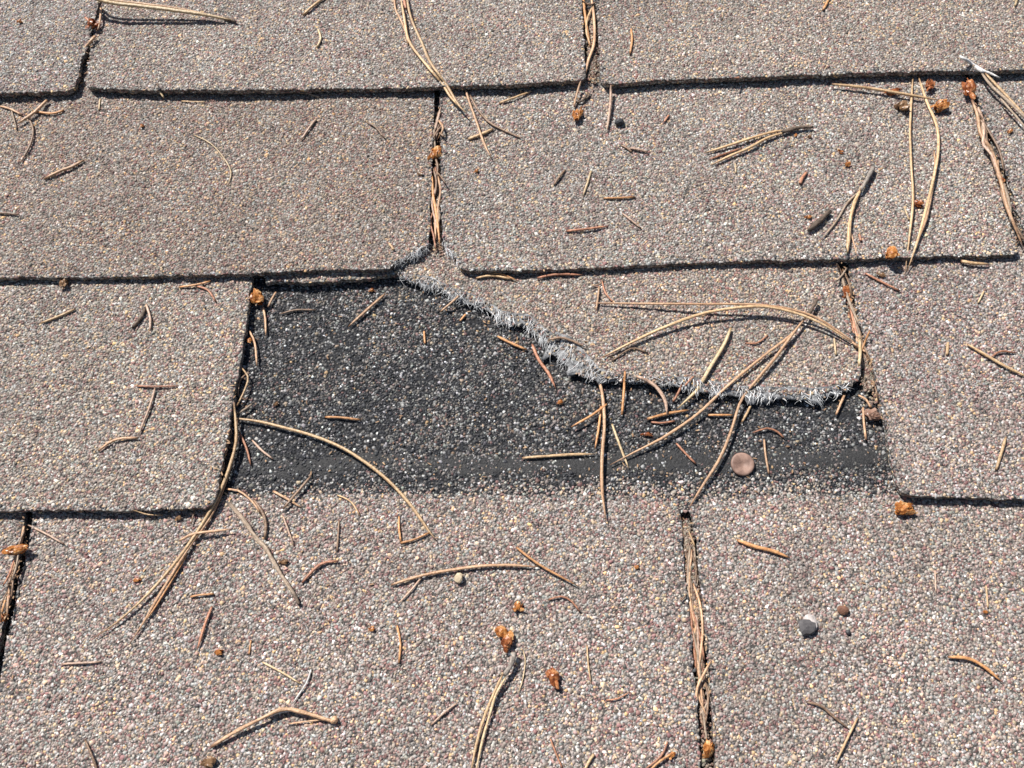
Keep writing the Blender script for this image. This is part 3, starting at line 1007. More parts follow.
cluster('needle bundle in a white sheath leaning off the top right butt', [
    ('needle', 'G', 3.2, [(980, 71), (992, 86), (1006, 100), (1020, 113), (1040, 131)], 0, 0, [4, 4, 3.4, 3, 2]),
    ('needle', 'S', 3.0, [(985, 73), (1000, 89), (1014, 104), (1032, 124)], 0, 0, [4.2, 4, 3.4, 2.6]),
    ('needle', 'G', 2.6, [(1000, 98), (1012, 113), (1030, 133)], 0, 0, [3, 2.4, 1.5]),
    ('sheath', 'W', 4.6, [(959, 56), (968, 60), (976, 68), (984, 73)], 0, 0, [5.2, 5.0, 4.6, 4.2]),
    ('sheath', 'W', 3.2, [(972, 62), (980, 69), (990, 74), (1000, 78)], 0, 0, [5.2, 4.8, 4.4, 4])])
cluster('forked straw needles on a grey stem hanging towards the orange bud', [
    ('stem', 'H', 5.2, [(874, 166), (868, 177), (861, 191)], 1.6),
    ('needle', 'S', 4.2, [(861, 189), (855, 203), (850, 220), (848, 240), (847, 257)], 0.6, 0.6),
    ('needle', 'G', 2.2, [(861, 190), (848, 203), (836, 220), (820, 241)], 0.3),
    ('needle', 'T', 2.0, [(850, 228), (853, 240), (857, 256)], 0.3)])
cluster('long tan needle pair arching across the torn shingle to the slit', [
    ('needle', 'T', 3.0, [(592, 303), (640, 304), (700, 304), (752, 305), (788, 308), (818, 318), (842, 334), (861, 347)], 0, 0, [0.2, 1.2, 2.6, 3.8, 4.4, 4.0, 2.6, 1]),
    ('needle', 'S', 3.6, [(603, 357), (630, 343), (662, 329), (700, 315), (732, 309), (766, 308), (800, 314), (828, 327), (858, 347)], 0, 0, [0.2, 0.8, 1.5, 2.8, 3.8, 4.2, 4.0, 3, 1]),
    ('sheath', 'T', 4.4, [(852, 342), (858, 346), (866, 352)], 1.5)])
cluster('long brown needle pair running from the torn shingle down to the lower slit', [
    ('stem', 'K', 5.0, [(817, 299), (812, 309), (806, 318)], 2.2),
    ('needle', 'T', 3.4, [(806, 317), (790, 336), (768, 354), (746, 369), (724, 389), (698, 414), (664, 437), (636, 452), (610, 465)], 0, 0, [2.0, 1.6, 1.0, 0.5, 0.3, 0.6, 0.7, 0.5, 0.2]),
    ('needle', 'T', 3.6, [(806, 317), (794, 333), (775, 357), (757, 379), (742, 400), (732, 430), (720, 458), (702, 488), (681, 521)], 0, 0, [2.0, 1.8, 1.4, 0.8, 0.7, 1.1, 0.9, 0.6, 0.4])])
cluster('long straw needle bundle sliding out beside the lower left shingle corner', [
    ('needle', 'S', 4.0, [(234, 402), (236, 420), (235, 442), (230, 466), (221, 489), (210, 511), (195, 535), (176, 562), (152, 592), (122, 618), (93, 639)], 0, 0, [0.8, 1, 1.0, 0.9, 0.5, 0.3, 0.5, 0.7, 0.6, 0.4, 0.1]),
    ('needle', 'T', 3.8, [(238, 418), (236, 445), (226, 480), (211, 514), (192, 543), (174, 572), (158, 598), (144, 621), (129, 645)], 0, 0, [0.8, 1, 0.8, 0.5, 0.6, 0.9, 0.8, 0.4, 0.1]),
    ('needle', 'O', 2.6, [(188, 553), (170, 582), (156, 606), (143, 624)], 0.8)])
cluster('double straw needle on a grey twig end at the bottom edge', [
    ('stem', 'H', 8.0, [(515, 652), (511, 664), (504, 676)], 2.2),
    ('needle', 'S', 3.8, [(503, 674), (494, 692), (485, 714), (478, 740), (470, 776)], 0, 0, [2.2, 1.4, 0.8, 0.4, 0.3]),
    ('needle', 'Y', 3.4, [(506, 677), (498, 694), (489, 716), (482, 742), (475, 776)], 0, 0, [2.2, 1.4, 0.8, 0.4, 0.3]),
    ('needle', 'Y', 1.6, [(523, 650), (525, 662), (523, 680), (518, 694)], 0.3)])

# ---- twigs
GT = 'small twigs on the roof'


def twig(label, color, width, px, knob=None, **kw):
    P, rad = course(px, width)
    root = empty('twig', P[0])
    tag(root, label, 'twig', GT)
    strand('stem', px, width, color, kw.get('lift', 0.4), kw.get('arch', 0.4), kw.get('lifts'), root, P[0], kw.get('taper', (0.9, 0.7)), lump=0.13)
    for nm, p2, w2, c2 in kw.get('extra', ()):
        strand(nm, p2, w2, c2, 0.5, 0.1, None, root, P[0], (0.8, 0.6), lump=0.14)
    if knob:
        stone_mesh('knob', knob[0], knob[1], knob[1], NM[knob[2]], 3, 0.9, root, P[0])
    return root


twig('thick dark twig stub on the second row tab above the orange bud', 'K', 7.0, [(830, 211), (821, 219), (808, 231)], lift=0.3)
twig('grey brown jointed twig below the missing-tab patch with a black tip', 'G', 5.2, [(229, 503), (244, 521), (256, 537), (266, 549), (278, 569), (288, 585), (296, 597)], extra=[('tip', [(294, 594), (297, 600), (299, 605)], 5.6, 'K'), ('joint', [(264, 546), (268, 551), (272, 557)], 6.6, 'G')])
twig('crooked pale tan twig with a knob end near the bottom edge', 'T', 5.0, [(211, 747), (234, 733), (260, 719), (284, 710), (304, 712), (322, 718), (335, 722)], knob=((334, 720), 9.5, 'T'), extra=[('pale_bark', [(268, 716), (285, 710), (304, 712)], 5.6, 'W'), ('side_needle', [(328, 719), (308, 721), (288, 724)], 2.6, 'T')], arch=1.5)
twig('black curved twig bit on the lower left shingle', 'K', 4.6, [(145, 308), (141, 317), (132, 328)], lift=0.1, arch=0)
twig('small dark forked bit above the small orange bud, under the upper slit', 'K', 3.2, [(588, 93), (583, 99), (576, 102)], extra=[('fork', [(583, 97), (587, 98), (590, 93)], 2.6, 'K')])

# ---- single needles: upper left
L = [
 ('tan needle stub wedged in the upper left slit', 'T', 4.0, [(95, 36), (90, 43), (80, 54)], 1.2),
 ('thin tan needle standing in the upper left slit', 'T', 2.4, [(101, 6), (100, 18), (98, 30)], 1.5),
 ('short red brown needle lying across the top of the upper left slit', 'R', 3.0, [(85, 17), (90, 22), (96, 29)], 1.5),
 ('thick tan needle on top of the crossed pile by the left edge', 'T', 4.0, [(47, 100), (33, 112), (17, 124)], 0.9),
 ('orange tan needle under the crossed pile, pointing right', 'O', 3.0, [(33, 111), (50, 113), (64, 110)], 0),
 ('tan needle under the crossed pile, running to the left edge', 'T', 2.6, [(0, 106), (11, 109), (22, 115)], 0),
 ('thin brown needle curving down from the crossed pile', 'B', 2.4, [(28, 117), (33, 130), (30, 146), (19, 165)], 0),
 ('thin dull needle upright in the crossed pile', 'G', 2.0, [(11, 109), (14, 119), (17, 130)], 0),
 ('flat tan needle flake on the wide left tab of the second row', 'T', 4.2, [(84, 160), (70, 168), (60, 171), (44, 179)], 0),
 ('tiny pale upright needle just under the top left butt', 'Y', 2.0, [(100, 99), (99, 110)], 0),
 ('small straw needle poking out of the top left butt shadow', 'Y', 2.4, [(157, 84), (160, 91), (164, 98)], 1.5),
 ('faint pale needle parallel to the top butt', 'S', 1.8, [(181, 101), (193, 102), (206, 102)], 0),
 ('hair-thin pale curved needle on the browner second row tab', 'Y', 1.5, [(194, 135), (210, 143), (223, 156), (231, 172), (227, 187)], 0),
 ('straw needle cut by the top edge', 'S', 3.4, [(325, -3), (313, 6), (303, 15)], 0),
 ('small straw crescent needle on the top middle shingle', 'Y', 2.8, [(318, 29), (320, 38), (317, 47)], 0),
 ('thin grey needle hugging the top butt above the browner tab', 'G', 2.2, [(305, 92), (312, 95), (320, 97)], 0),
 ('brown diagonal needle on the browner second row tab', 'P', 3.0, [(316, 119), (309, 128), (301, 140)], 0),
 ('thin brown bent needle left of the centre slit', 'B', 2.4, [(366, 122), (376, 127), (385, 139)], 0),
 ('tan needle crossing over a straw one, right of the centre slit', 'T', 2.8, [(465, 88), (470, 105), (478, 126), (485, 143), (492, 159)], 0.8),
 ('brown needle sweeping right from the crossing beside the centre slit', 'B', 2.4, [(470, 95), (477, 109), (490, 122), (508, 132), (524, 139)], 0.2),
 ('short thick straw needle under the crossing beside the centre slit', 'S', 4.0, [(468, 139), (480, 135), (493, 129)], 0),
 ('slim straw needle below the top butt, right of the crossing', 'S', 2.8, [(499, 103), (515, 97), (532, 91)], 0),
 # centre slit
 ('pale tan needle at the top of the centre slit', 'P', 3.0, [(441, 107), (438, 119), (435, 131)], 2.6),
 ('brown needle slanting across the centre slit above its bud', 'B', 2.6, [(444, 124), (438, 131), (433, 138)], 2.0),
 ('dark brown needle in the centre slit just above its bud', 'B', 2.4, [(434, 134), (439, 133), (444, 137)], 1.6),
 ('reddish needle down the middle of the centre slit', 'O', 3.2, [(432, 176), (434, 195), (437, 216), (440, 246)], 2.6),
 ('tan needle beside the reddish one in the centre slit', 'T', 2.8, [(438, 176), (441, 192), (438, 206), (439, 226)], 3.0),
 ('second reddish needle low in the centre slit', 'R', 2.6, [(435, 209), (430, 220), (433, 236), (436, 250)], 2.4),
 ('pale strand looping at the left lip of the centre slit', 'P', 2.4, [(436, 186), (431, 203), (434, 218), (438, 232)], 2.8),
 ('thin dark strand at the right lip of the centre slit', 'B', 2.0, [(437, 172), (441, 178), (446, 184)], 2.4),
 # upper slit with needles near the top edge
 ('orange tan needle twisted in the upper middle slit', 'O', 3.0, [(583, -4), (585, 14), (588, 33), (590, 47)], 2.2),
 ('tan needle along the right lip of the upper middle slit', 'T', 3.0, [(591, -4), (594, 18), (593, 42), (588, 60), (585, 76)], 2.4),
 ('straw needle crossing inside the upper middle slit', 'S', 2.6, [(594, 4), (588, 18), (586, 32), (591, 46)], 2.8),
 ('brown needle at the foot of the upper middle slit', 'B', 2.4, [(590, 52), (587, 64), (584, 78)], 1.8),
 ('dark brown needle at the top of the upper middle slit', 'B', 2.6, [(596, 2), (589, 5), (582, 1)], 3.0),
 ('tan needle reaching from the upper middle slit to the small orange bud', 'T', 2.8, [(581, 81), (577, 94), (574, 107)], 0.6),
 ('long pinkish needle standing below the upper middle slit', 'P', 3.0, [(611, 85), (611, 105), (607, 132)], 0.3),
 ('faint orange needle on the top right shingle', 'O', 3.0, [(631, 28), (632, 40), (630, 54)], 0),
 ('short brown needle of a touching pair on the second row tab, slanting one', 'B', 3.0, [(621, 145), (627, 148), (632, 152)], 0),
 ('short pinkish needle of a touching pair on the second row tab, level one', 'P', 3.2, [(630, 148), (638, 149), (648, 152)], 0.3),
 ('short dark curved needle left of the touching pair', 'B', 3.0, [(565, 170), (558, 178), (554, 185)], 0),
 ('short straw needle left of the touching pair', 'Y', 3.0, [(591, 171), (588, 183), (583, 196)], 0),
 ('small reddish needle flake lying dull near the black grit', 'R', 2.6, [(669, 115), (664, 122)], 0),
 ('orange red needle lying inside the butt shadow of the top right shingle', 'R', 3.2, [(734, 78), (750, 77), (769, 77)], 1.5),
 ('orange needle stub cut by the top edge, right half', 'O', 3.2, [(830, -3), (823, 10)], 0),
 ('long straw needle leading to the ochre bud under the top right butt', 'S', 3.4, [(832, 84), (868, 88), (905, 94), (939, 100)], 1.4),
 ('pale needle stub at the top right corner', 'Y', 2.8, [(1018, -4), (1015, 6)], 0),
 # right slit
 ('long tan strand twisted down the right slit', 'T', 4.0, [(972, 100), (978, 117), (981, 134), (990, 150), (998, 166), (1001, 184), (1006, 205), (1013, 224), (1023, 246)], 2.8),
 ('pinkish strand wound with it in the right slit', 'P', 3.2, [(975, 103), (982, 118), (984, 135), (983, 144), (993, 156), (996, 172)], 3.2),
 ('brown strand low in the right slit', 'B', 3.2, [(1000, 188), (1006, 208), (1016, 226), (1026, 243)], 2.6),
 ('dark strand at the middle of the right slit', 'B', 2.6, [(978, 112), (988, 130), (1000, 150), (1004, 172)], 2.2),
 ('small tan needle joining the little bud in the right slit', 'T', 2.6, [(998, 160), (998, 170), (1002, 178)], 3.4),
 ('faint pale needle beside the tall upright pair', 'Y', 2.2, [(904, 206), (906, 214), (909, 220)], 0),
 ('tiny red needle crumb left of the orange bud on the butt', 'R', 3.4, [(859, 234), (861, 241)], 0),
 ('red brown oblong needle flake on the wide second row tab', 'R', 4.2, [(807, 172), (803, 178), (800, 184)], 0),
 ('faint pale needle low on the wide second row tab', 'Y', 2.0, [(735, 163), (736, 173)], 0),
 # second row, middle
 ('red brown needle lying level below the touching pair', 'R', 3.4, [(566, 231), (588, 229), (608, 226)], 0),
 ('orange tan needle lying level above the red brown one', 'O', 3.0, [(603, 198), (618, 198), (635, 197)], 0),
 ('pale pinkish needle slanting below the orange tan one', 'P', 2.6, [(622, 213), (632, 221), (641, 228)], 0),
 ('small straw flake by the frayed corner of the browner shingle', 'S', 3.2, [(389, 243), (394, 250)], 0),
 # torn shingle
 ('straw orange needle tucked along the butt over the torn shingle', 'S', 3.4, [(476, 278), (492, 276), (512, 279)], 0.3),
 ('thin orange needle beneath the straw one under the butt', 'O', 2.4, [(486, 275), (500, 274), (518, 281)], 0.5),
 ('red needle lying along the butt over the torn shingle', 'R', 3.0, [(537, 278), (558, 275), (583, 275)], 0.5),
 ('orange red bent needle at the start of the long arch', 'R', 2.4, [(602, 281), (604, 293), (614, 303)], 0.4),
 ('short tan needle upright at the start of the long arch', 'T', 2.8, [(599, 286), (597, 298), (596, 311)], 0.6),
 ('little brown needle across the start of the long arch', 'B', 2.2, [(592, 286), (600, 284), (603, 279)], 0.4),
 ('short tan needle poking up from the middle of the arch', 'T', 3.0, [(713, 309), (708, 313), (702, 317)], 1.6),
 ('dark thin bent needle below the arch on the torn shingle', 'B', 2.6, [(612, 361), (624, 352), (634, 348), (648, 353)], 0),
 ('thin red needle on the torn shingle near the pale thick one', 'R', 2.4, [(768, 335), (757, 342), (745, 343)], 0),
 ('red brown needle lying on the fibres at the tear', 'B', 3.6, [(548, 340), (560, 338), (572, 341), (585, 347)], 0.6),
 ('pale straw thick needle crossing the tear beside the brown pair', 'Y', 4.4, [(731, 328), (723, 345), (709, 369), (697, 390), (678, 408)], 0.8),
 ('tan needle straddling the tear near its upper end', 'T', 3.4, [(459, 296), (449, 304), (440, 312)], 1.0),
 ('reddish needle stuck below the tear with a white spot', 'R', 4.0, [(532, 344), (539, 360), (548, 373), (556, 389)], 0.6),
 ('orange needle just below the tear, left of the reddish one', 'O', 3.8, [(497, 336), (511, 343), (527, 350)], 0.3),
 ('orange brown needle standing below the tear right of the long crossing', 'O', 3.6, [(625, 371), (624, 390), (622, 415)], 0.5),
 ('thick bent pinkish needle with a whitish end under the tear', 'P', 4.6, [(636, 376), (648, 381), (658, 389), (665, 401), (667, 416)], 1.6),
 ('red needle rising to the tear beside the thick bent one', 'R', 3.2, [(682, 384), (678, 392), (673, 402)], 0.5),
 ('brown red needle lying against the tear, above the bent one', 'R', 2.4, [(694, 376), (688, 381), (683, 389)], 0.6),
 ('pale yellow short needle near the torn shingle edge by the right slit', 'Y', 3.0, [(834, 338), (836, 355)], 0.3),
 # slit right of torn shingle
 ('dark brown strand at the top of the slit beside the torn shingle', 'B', 3.6, [(837, 264), (842, 275), (846, 288)], 1.4),
 ('tan strand crossing at the top of the slit beside the torn shingle', 'G', 3.0, [(847, 268), (842, 275), (836, 281)], 2.0),
 ('grey tan strand down the slit beside the torn shingle', 'G', 5.0, [(852, 310), (856, 324), (861, 344), (864, 356)], 2.4),
 ('thin reddish strand along the slit beside the torn shingle', 'R', 2.6, [(848, 312), (853, 328), (858, 346)], 2.6),
 ('bright tan stub in the slit beside the torn shingle', 'Y', 4.6, [(859, 334), (860, 350), (859, 366)], 3.4),
 ('orange needle leaning across the slit beside the torn shingle', 'O', 3.0, [(870, 330), (864, 344), (860, 356)], 3.4),
 ('thin tan needle below the bright stub in the slit', 'T', 3.0, [(866, 358), (869, 370), (869, 382)], 2.6),
 ('brown needle at the lower end of the slit beside the torn shingle', 'B', 2.6, [(864, 346), (870, 362), (876, 384)], 2.2),
 ('brown thread running along the edge of the lower right shingle', 'B', 2.2, [(872, 378), (876, 390), (879, 404)], 2.0),
 # bare black patch
 ('long tan straight needle on the black patch near the overhanging butt', 'T', 3.6, [(385, 294), (367, 311), (348, 327)], 0.4),
 ('dark thin needle near the top of the black patch', 'B', 2.4, [(280, 314), (296, 310), (316, 310)], 0),
 ('short tan needle leaning on the orange bud at the patch corner', 'T', 3.2, [(276, 292), (272, 299), (268, 307)], 0.6),
 ('tan needle hanging below the orange bud at the patch corner', 'T', 3.2, [(263, 307), (265, 320), (266, 336)], 0.4),
 ('curved tan needle in the slit under the orange bud', 'T', 3.0, [(249, 330), (255, 344), (257, 366)], 1.2),
 ('faint orange flake in the middle of the black patch', 'O', 3.0, [(424, 331), (425, 344)], 0),
 ('small orange flake under the tear', 'O', 3.2, [(466, 314), (460, 321)], 0),
 ('looped straw strand at the edge of the lower left shingle', 'S', 2.8, [(242, 368), (248, 378), (245, 392), (237, 406)], 1.8),
 ('thin brown strand inside the straw loop', 'B', 2.2, [(246, 374), (240, 382), (238, 396)], 1.4),
 ('short grey needle crossing the head of the long bundle', 'G', 3.4, [(252, 404), (245, 409), (237, 414)], 1.2),
 ('long curved orange tan needle sweeping across the black patch', 'S', 4.0, [(230, 418), (256, 421), (288, 428), (316, 437), (344, 449), (372, 466), (393, 485), (412, 507), (428, 529), (436, 540)], 1.0),
 ('short orange needle in the black patch above the sweeping one', 'O', 3.6, [(325, 417), (342, 418), (361, 420)], 0.2),
 ('reddish needle on the black patch beside the long bundle', 'R', 3.2, [(239, 432), (247, 447), (251, 466)], 0.2),
 ('pale tapered needle on the black patch beside the reddish one', 'P', 3.0, [(252, 440), (261, 450), (273, 459)], 0.2),
 ('orange tan needle sliding to the middle of the patch from the long crossing', 'S', 3.6, [(522, 458), (545, 456), (570, 455), (595, 454)], 0.3),
 ('long straw needle standing across the tar band, topmost of the crossing', 'T', 4.2, [(598, 378), (602, 396), (604, 425), (602, 455), (602, 488), (606, 521)], 1.3),
 ('short orange needle along the lower side of the long crossing', 'O', 3.4, [(601, 406), (599, 427), (595, 449)], 0.4),
 ('orange tan needle slanting over the long crossing', 'O', 3.6, [(607, 404), (592, 415), (571, 427)], 1.8),
 ('yellow needle slanting under the brown pair on the patch', 'Y', 3.0, [(612, 424), (620, 444), (629, 469)], 0.2),
 ('short red needle on the tar band between the brown pair', 'R', 3.2, [(676, 443), (685, 452), (696, 464)], 0.2),
 ('orange needle lying level across the whitish bent end', 'O', 4.2, [(647, 419), (668, 414), (689, 410)], 0.2),
 ('red needle lying level under the orange one near the bent end', 'R', 3.2, [(651, 422), (662, 422), (675, 421)], 0),
 ('orange red needle lying level against the brown pair', 'O', 3.4, [(708, 415), (720, 416), (733, 415)], 0.2),
 ('short straw needle right of the brown pair', 'S', 3.6, [(751, 405), (747, 413), (742, 422)], 0.2),
 ('red brown curved needle above the round disc', 'R', 3.0, [(752, 433), (766, 429), (777, 432), (784, 438)], 0.3),
 ('upright brown needle right of the round disc', 'T', 3.2, [(764, 439), (766, 455), (769, 474)], 0.2),
 ('tan needle under the tip of the torn shingle', 'T', 3.6, [(845, 394), (840, 403), (836, 415)], 0.5),
 ('upright tan needle left of the rosette bud', 'T', 3.4, [(863, 407), (864, 422), (866, 440)], 0.3),
 ('tan needle leading into the rosette bud', 'T', 3.2, [(858, 395), (866, 400), (871, 408)], 0.8),
 # lower left shingle
 ('straw needle on the upper left of the lower left shingle', 'S', 3.4, [(75, 309), (58, 316), (41, 323)], 0),
 ('pinkish brown curved needle beside the black twig bit', 'P', 3.2, [(146, 304), (150, 317), (150, 331)], 0.3),
 ('orange red needle of the fork below the second row butt', 'O', 2.8, [(179, 287), (195, 285), (211, 281)], 0),
 ('red brown needle of the fork below the second row butt', 'R', 2.8, [(196, 286), (207, 290), (216, 302)], 0),
 ('thin brown needle at the left edge of the second row', 'B', 2.4, [(-3, 213), (8, 213), (20, 215)], 0),
 ('red needle forming the top bar of the T on the lower left shingle', 'R', 2.8, [(137, 386), (156, 387), (178, 386)], 0),
 ('pinkish needle forming the stem of the T on the lower left shingle', 'P', 2.8, [(155, 388), (151, 403), (144, 421), (138, 436)], 0.3),
 ('tan brown curved needle at the foot of the T', 'T', 3.8, [(138, 438), (121, 438), (109, 443), (98, 451)], 0.3),
 # bottom left
 ('tan needle lying over the long bundle', 'T', 3.6, [(179, 541), (194, 534), (212, 531), (232, 529)], 1.7),
 ('pinkish needle beside the lower left slit', 'P', 3.0, [(28, 525), (45, 533), (64, 544)], 0.3),
 ('tan needle standing in the lower left slit above its bud', 'T', 3.6, [(24, 526), (22, 536), (20, 546)], 1.8),
 ('brown needle below the orange bud in the lower left slit', 'B', 3.6, [(20, 560), (13, 572), (7, 588)], 2.6),
 ('reddish needle below the orange bud in the lower left slit', 'R', 3.2, [(14, 560), (9, 574), (3, 586)], 2.4),
 ('tan needle crossing low in the lower left slit', 'T', 3.0, [(20, 568), (12, 582), (8, 600), (7, 618)], 2.6),
 ('orange needle deep in the lower left slit', 'O', 2.8, [(9, 590), (4, 606), (1, 622)], 2.2),
 ('tan curved needle beside the grey brown twig', 'T', 3.2, [(226, 489), (240, 491), (252, 501), (260, 513)], 0.3),
 ('thick brown curved needle beside the grey brown twig', 'B', 4.4, [(253, 499), (262, 512), (266, 525), (265, 539)], 0.3),
 ('brown grey needle crossing over a shorter one at the patch edge', 'B', 4.0, [(311, 476), (299, 490), (283, 509)], 1.0),
 ('shorter tan needle crossed by the brown grey one', 'T', 3.4, [(273, 491), (287, 500), (302, 508)], 0),
 ('pale pinkish needle under the crossed ones', 'P', 2.8, [(283, 516), (289, 530), (294, 546)], 0),
 ('faint pale curved needle below the black patch', 'S', 2.4, [(337, 495), (349, 499), (355, 507), (360, 516)], 0),
 ('thin brown upright needle below the black patch', 'B', 2.6, [(339, 520), (338, 536), (337, 552)], 0),
 ('orange needle forming the upright of the small angle', 'O', 3.2, [(399, 516), (399, 528), (401, 542)], 0.2),
 ('orange tan needle forming the foot of the small angle', 'O', 3.4, [(400, 543), (414, 541), (431, 532)], 0.2),
 ('dark red curved needle below the patch, left of the centre', 'R', 3.4, [(339, 561), (322, 564), (310, 573), (302, 583)], 0.3),
 ('long straw brown needle lying level near the cream stone', 'T', 4.0, [(391, 585), (412, 578), (440, 572), (480, 567), (511, 566), (538, 567)], 0.6),
 ('orange straw needle crossing the end of the long level one', 'O', 3.2, [(516, 547), (527, 557), (545, 568), (578, 586)], 0.8),
 ('pinkish needle slanting below the long level one', 'P', 3.0, [(422, 577), (411, 591), (398, 604)], 0.2),
 ('orange upright needle on the big bottom shingle', 'O', 3.2, [(397, 625), (399, 643), (399, 663)], 0.2),
 ('red brown curved needle right of the level straw one', 'R', 3.0, [(548, 600), (561, 597), (572, 602), (580, 612)], 0.3),
 ('thin straw upright needle right of the rust bud', 'S', 2.4, [(587, 645), (588, 663), (591, 684)], 0),
 ('short pale tan needle left of the double straw needle', 'P', 3.0, [(457, 703), (445, 712), (431, 725)], 0.2),
 ('pale tan needle of the small V above the crooked twig', 'Y', 3.0, [(262, 662), (280, 671), (301, 684)], 0),
 ('second whitish needle of the small V above the crooked twig', 'W', 2.8, [(311, 669), (307, 682), (293, 703)], 0.3),
 ('reddish tan needle below the long bundle', 'R', 3.6, [(212, 606), (205, 626), (197, 651)], 0.3),
 ('short tan needle above the reddish tan one', 'O', 3.2, [(190, 597), (200, 594), (214, 594)], 0.2),
 ('pinkish level needle near the left edge', 'P', 3.2, [(62, 664), (80, 664), (101, 662)], 0),
 ('brown needle cut by the bottom edge, left part', 'B', 3.6, [(85, 740), (92, 755), (98, 773)], 0),
 ('faint orange flake above the small V', 'O', 2.6, [(251, 640), (249, 655)], 0),
 ('thin maroon needle on the big bottom shingle', 'R', 2.2, [(606, 700), (618, 699), (630, 692)], 0),
 # bottom right
 ('orange needle with a pale knob end right of the lower slit', 'O', 4.8, [(737, 540), (754, 546), (772, 551), (790, 558)], 0.3),
 ('straw short needle on the lower right shingle', 'S', 4.0, [(1006, 437), (1001, 452), (996, 470)], 0.2),
 ('golden brown curved needle near the right edge', 'O', 4.4, [(948, 657), (968, 658), (985, 667), (1002, 682)], 0.5),
 ('brown curved needle of the lone V at the bottom right', 'B', 3.4, [(806, 702), (820, 706), (834, 717), (849, 729)], 0.3),
 ('straw needle of the lone V at the bottom right', 'S', 3.2, [(858, 717), (848, 738), (835, 765)], 0.5),
 ('pale upright needle right of the dark pebble', 'P', 2.4, [(935, 570), (936, 592)], 0),
 ('small straw upright needle near the right edge', 'S', 2.6, [(986, 585), (988, 608)], 0),
 ('straw needle crossing on the lower right shingle by the right edge', 'S', 3.6, [(967, 344), (988, 356), (1008, 367), (1030, 378)], 0.5),
 ('thin red needle under the crossing by the right edge', 'R', 2.6, [(990, 358), (1001, 352), (1016, 353)], 0),
 ('faint tan flake on the lower right shingle', 'S', 4.2, [(948, 342), (947, 355)], 0),
 ('pale small needle above the crossing by the right edge', 'Y', 2.4, [(984, 291), (978, 303)], 0),
 ('red brown needle below the orange bud on the butt', 'R', 3.2, [(865, 273), (880, 280), (900, 291)], 0.3),
 ('flat straw flake lying in the shadow of the second row butt', 'S', 4.6, [(961, 261), (974, 263), (989, 264)], 0.8),
 # lower slit
 ('brown needle at the head of the lower slit', 'B', 3.0, [(680, 516), (682, 532), (684, 556)], 1.2),
 ('pale straw needle at the head of the lower slit', 'S', 3.0, [(685, 524), (690, 535), (695, 547)], 2.6),
 ('reddish needle along the left lip of the lower slit', 'R', 3.2, [(689, 600), (692, 625), (694, 648), (696, 672)], 2.8),
 ('tan needle along the right lip of the lower slit', 'T', 3.2, [(693, 583), (700, 605), (703, 630), (701, 655), (697, 676)], 3.2),
 ('pinkish needle in the middle of the lower slit', 'P', 3.0, [(694, 596), (697, 620), (698, 645), (700, 668)], 3.2),
 ('orange needle in the middle of the lower slit', 'O', 2.8, [(692, 606), (694, 632), (697, 660), (701, 684)], 2.6),
 ('tan needle leaning across the lower slit', 'T', 3.4, [(711, 661), (703, 674), (698, 688), (697, 704)], 3.6),
 ('grey needle looping low in the lower slit', 'G', 3.2, [(703, 678), (708, 693), (706, 706), (699, 716)], 2.6),
 ('dull brown needle looping low in the lower slit', 'B', 2.8, [(701, 684), (704, 700), (700, 714), (704, 728)], 2.2),
 ('dark brown needle low in the lower slit above the bud', 'B', 2.6, [(698, 690), (700, 712), (706, 726), (700, 742)], 1.6),
 ('thin dark needle sticking out left of the lower slit', 'B', 2.2, [(689, 580), (687, 592), (681, 601)], 0.6),
 ('brown needle upright in the upper part of the lower slit', 'G', 3.6, [(688, 552), (691, 570), (694, 592)], 1.8),
 ('dull straw needle upright in the upper part of the lower slit', 'G', 3.0, [(694, 545), (696, 565), (698, 588)], 2.2),
 # bottom edge
 ('reddish orange needle of the tangle at the bottom edge', 'R', 3.2, [(668, 741), (661, 757), (644, 770)], 0.4),
 ('orange needle of the tangle at the bottom edge', 'O', 3.6, [(675, 752), (659, 762), (648, 772)], 0.6),
 ('straw needle stub cut by the bottom edge', 'S', 4.6, [(594, 754), (589, 762), (583, 774)], 0.2),
 ('faint maroon needle left of the straw stub at the bottom edge', 'R', 2.6, [(550, 738), (556, 752), (563, 770)], 0),
 ('thin straw needle under the butt of the lower left shingle', 'S', 2.0, [(133, 510), (148, 514), (163, 515)], 0.8),
 ('brown short needle under the butt of the lower left shingle', 'B', 2.4, [(196, 508), (193, 516), (191, 524)], 0.8),
]
for lab, c, w, px, lf in L:
    slit = lf >= 1.9
    ln = math.hypot(px[0][0] - px[-1][0], px[0][1] - px[-1][1])
    rr = random.random()
    tp = ((0.6, 0.85), (0.9, 0.35), (0.8, 0.8), (0.45, 0.7))[int(rr * 4)] if ln < 45 else (0.6, 0.2)
    needle(lab, c, w, px, lf if lf else 0.0, 0.25 if lf else 0.0, taper=tp)

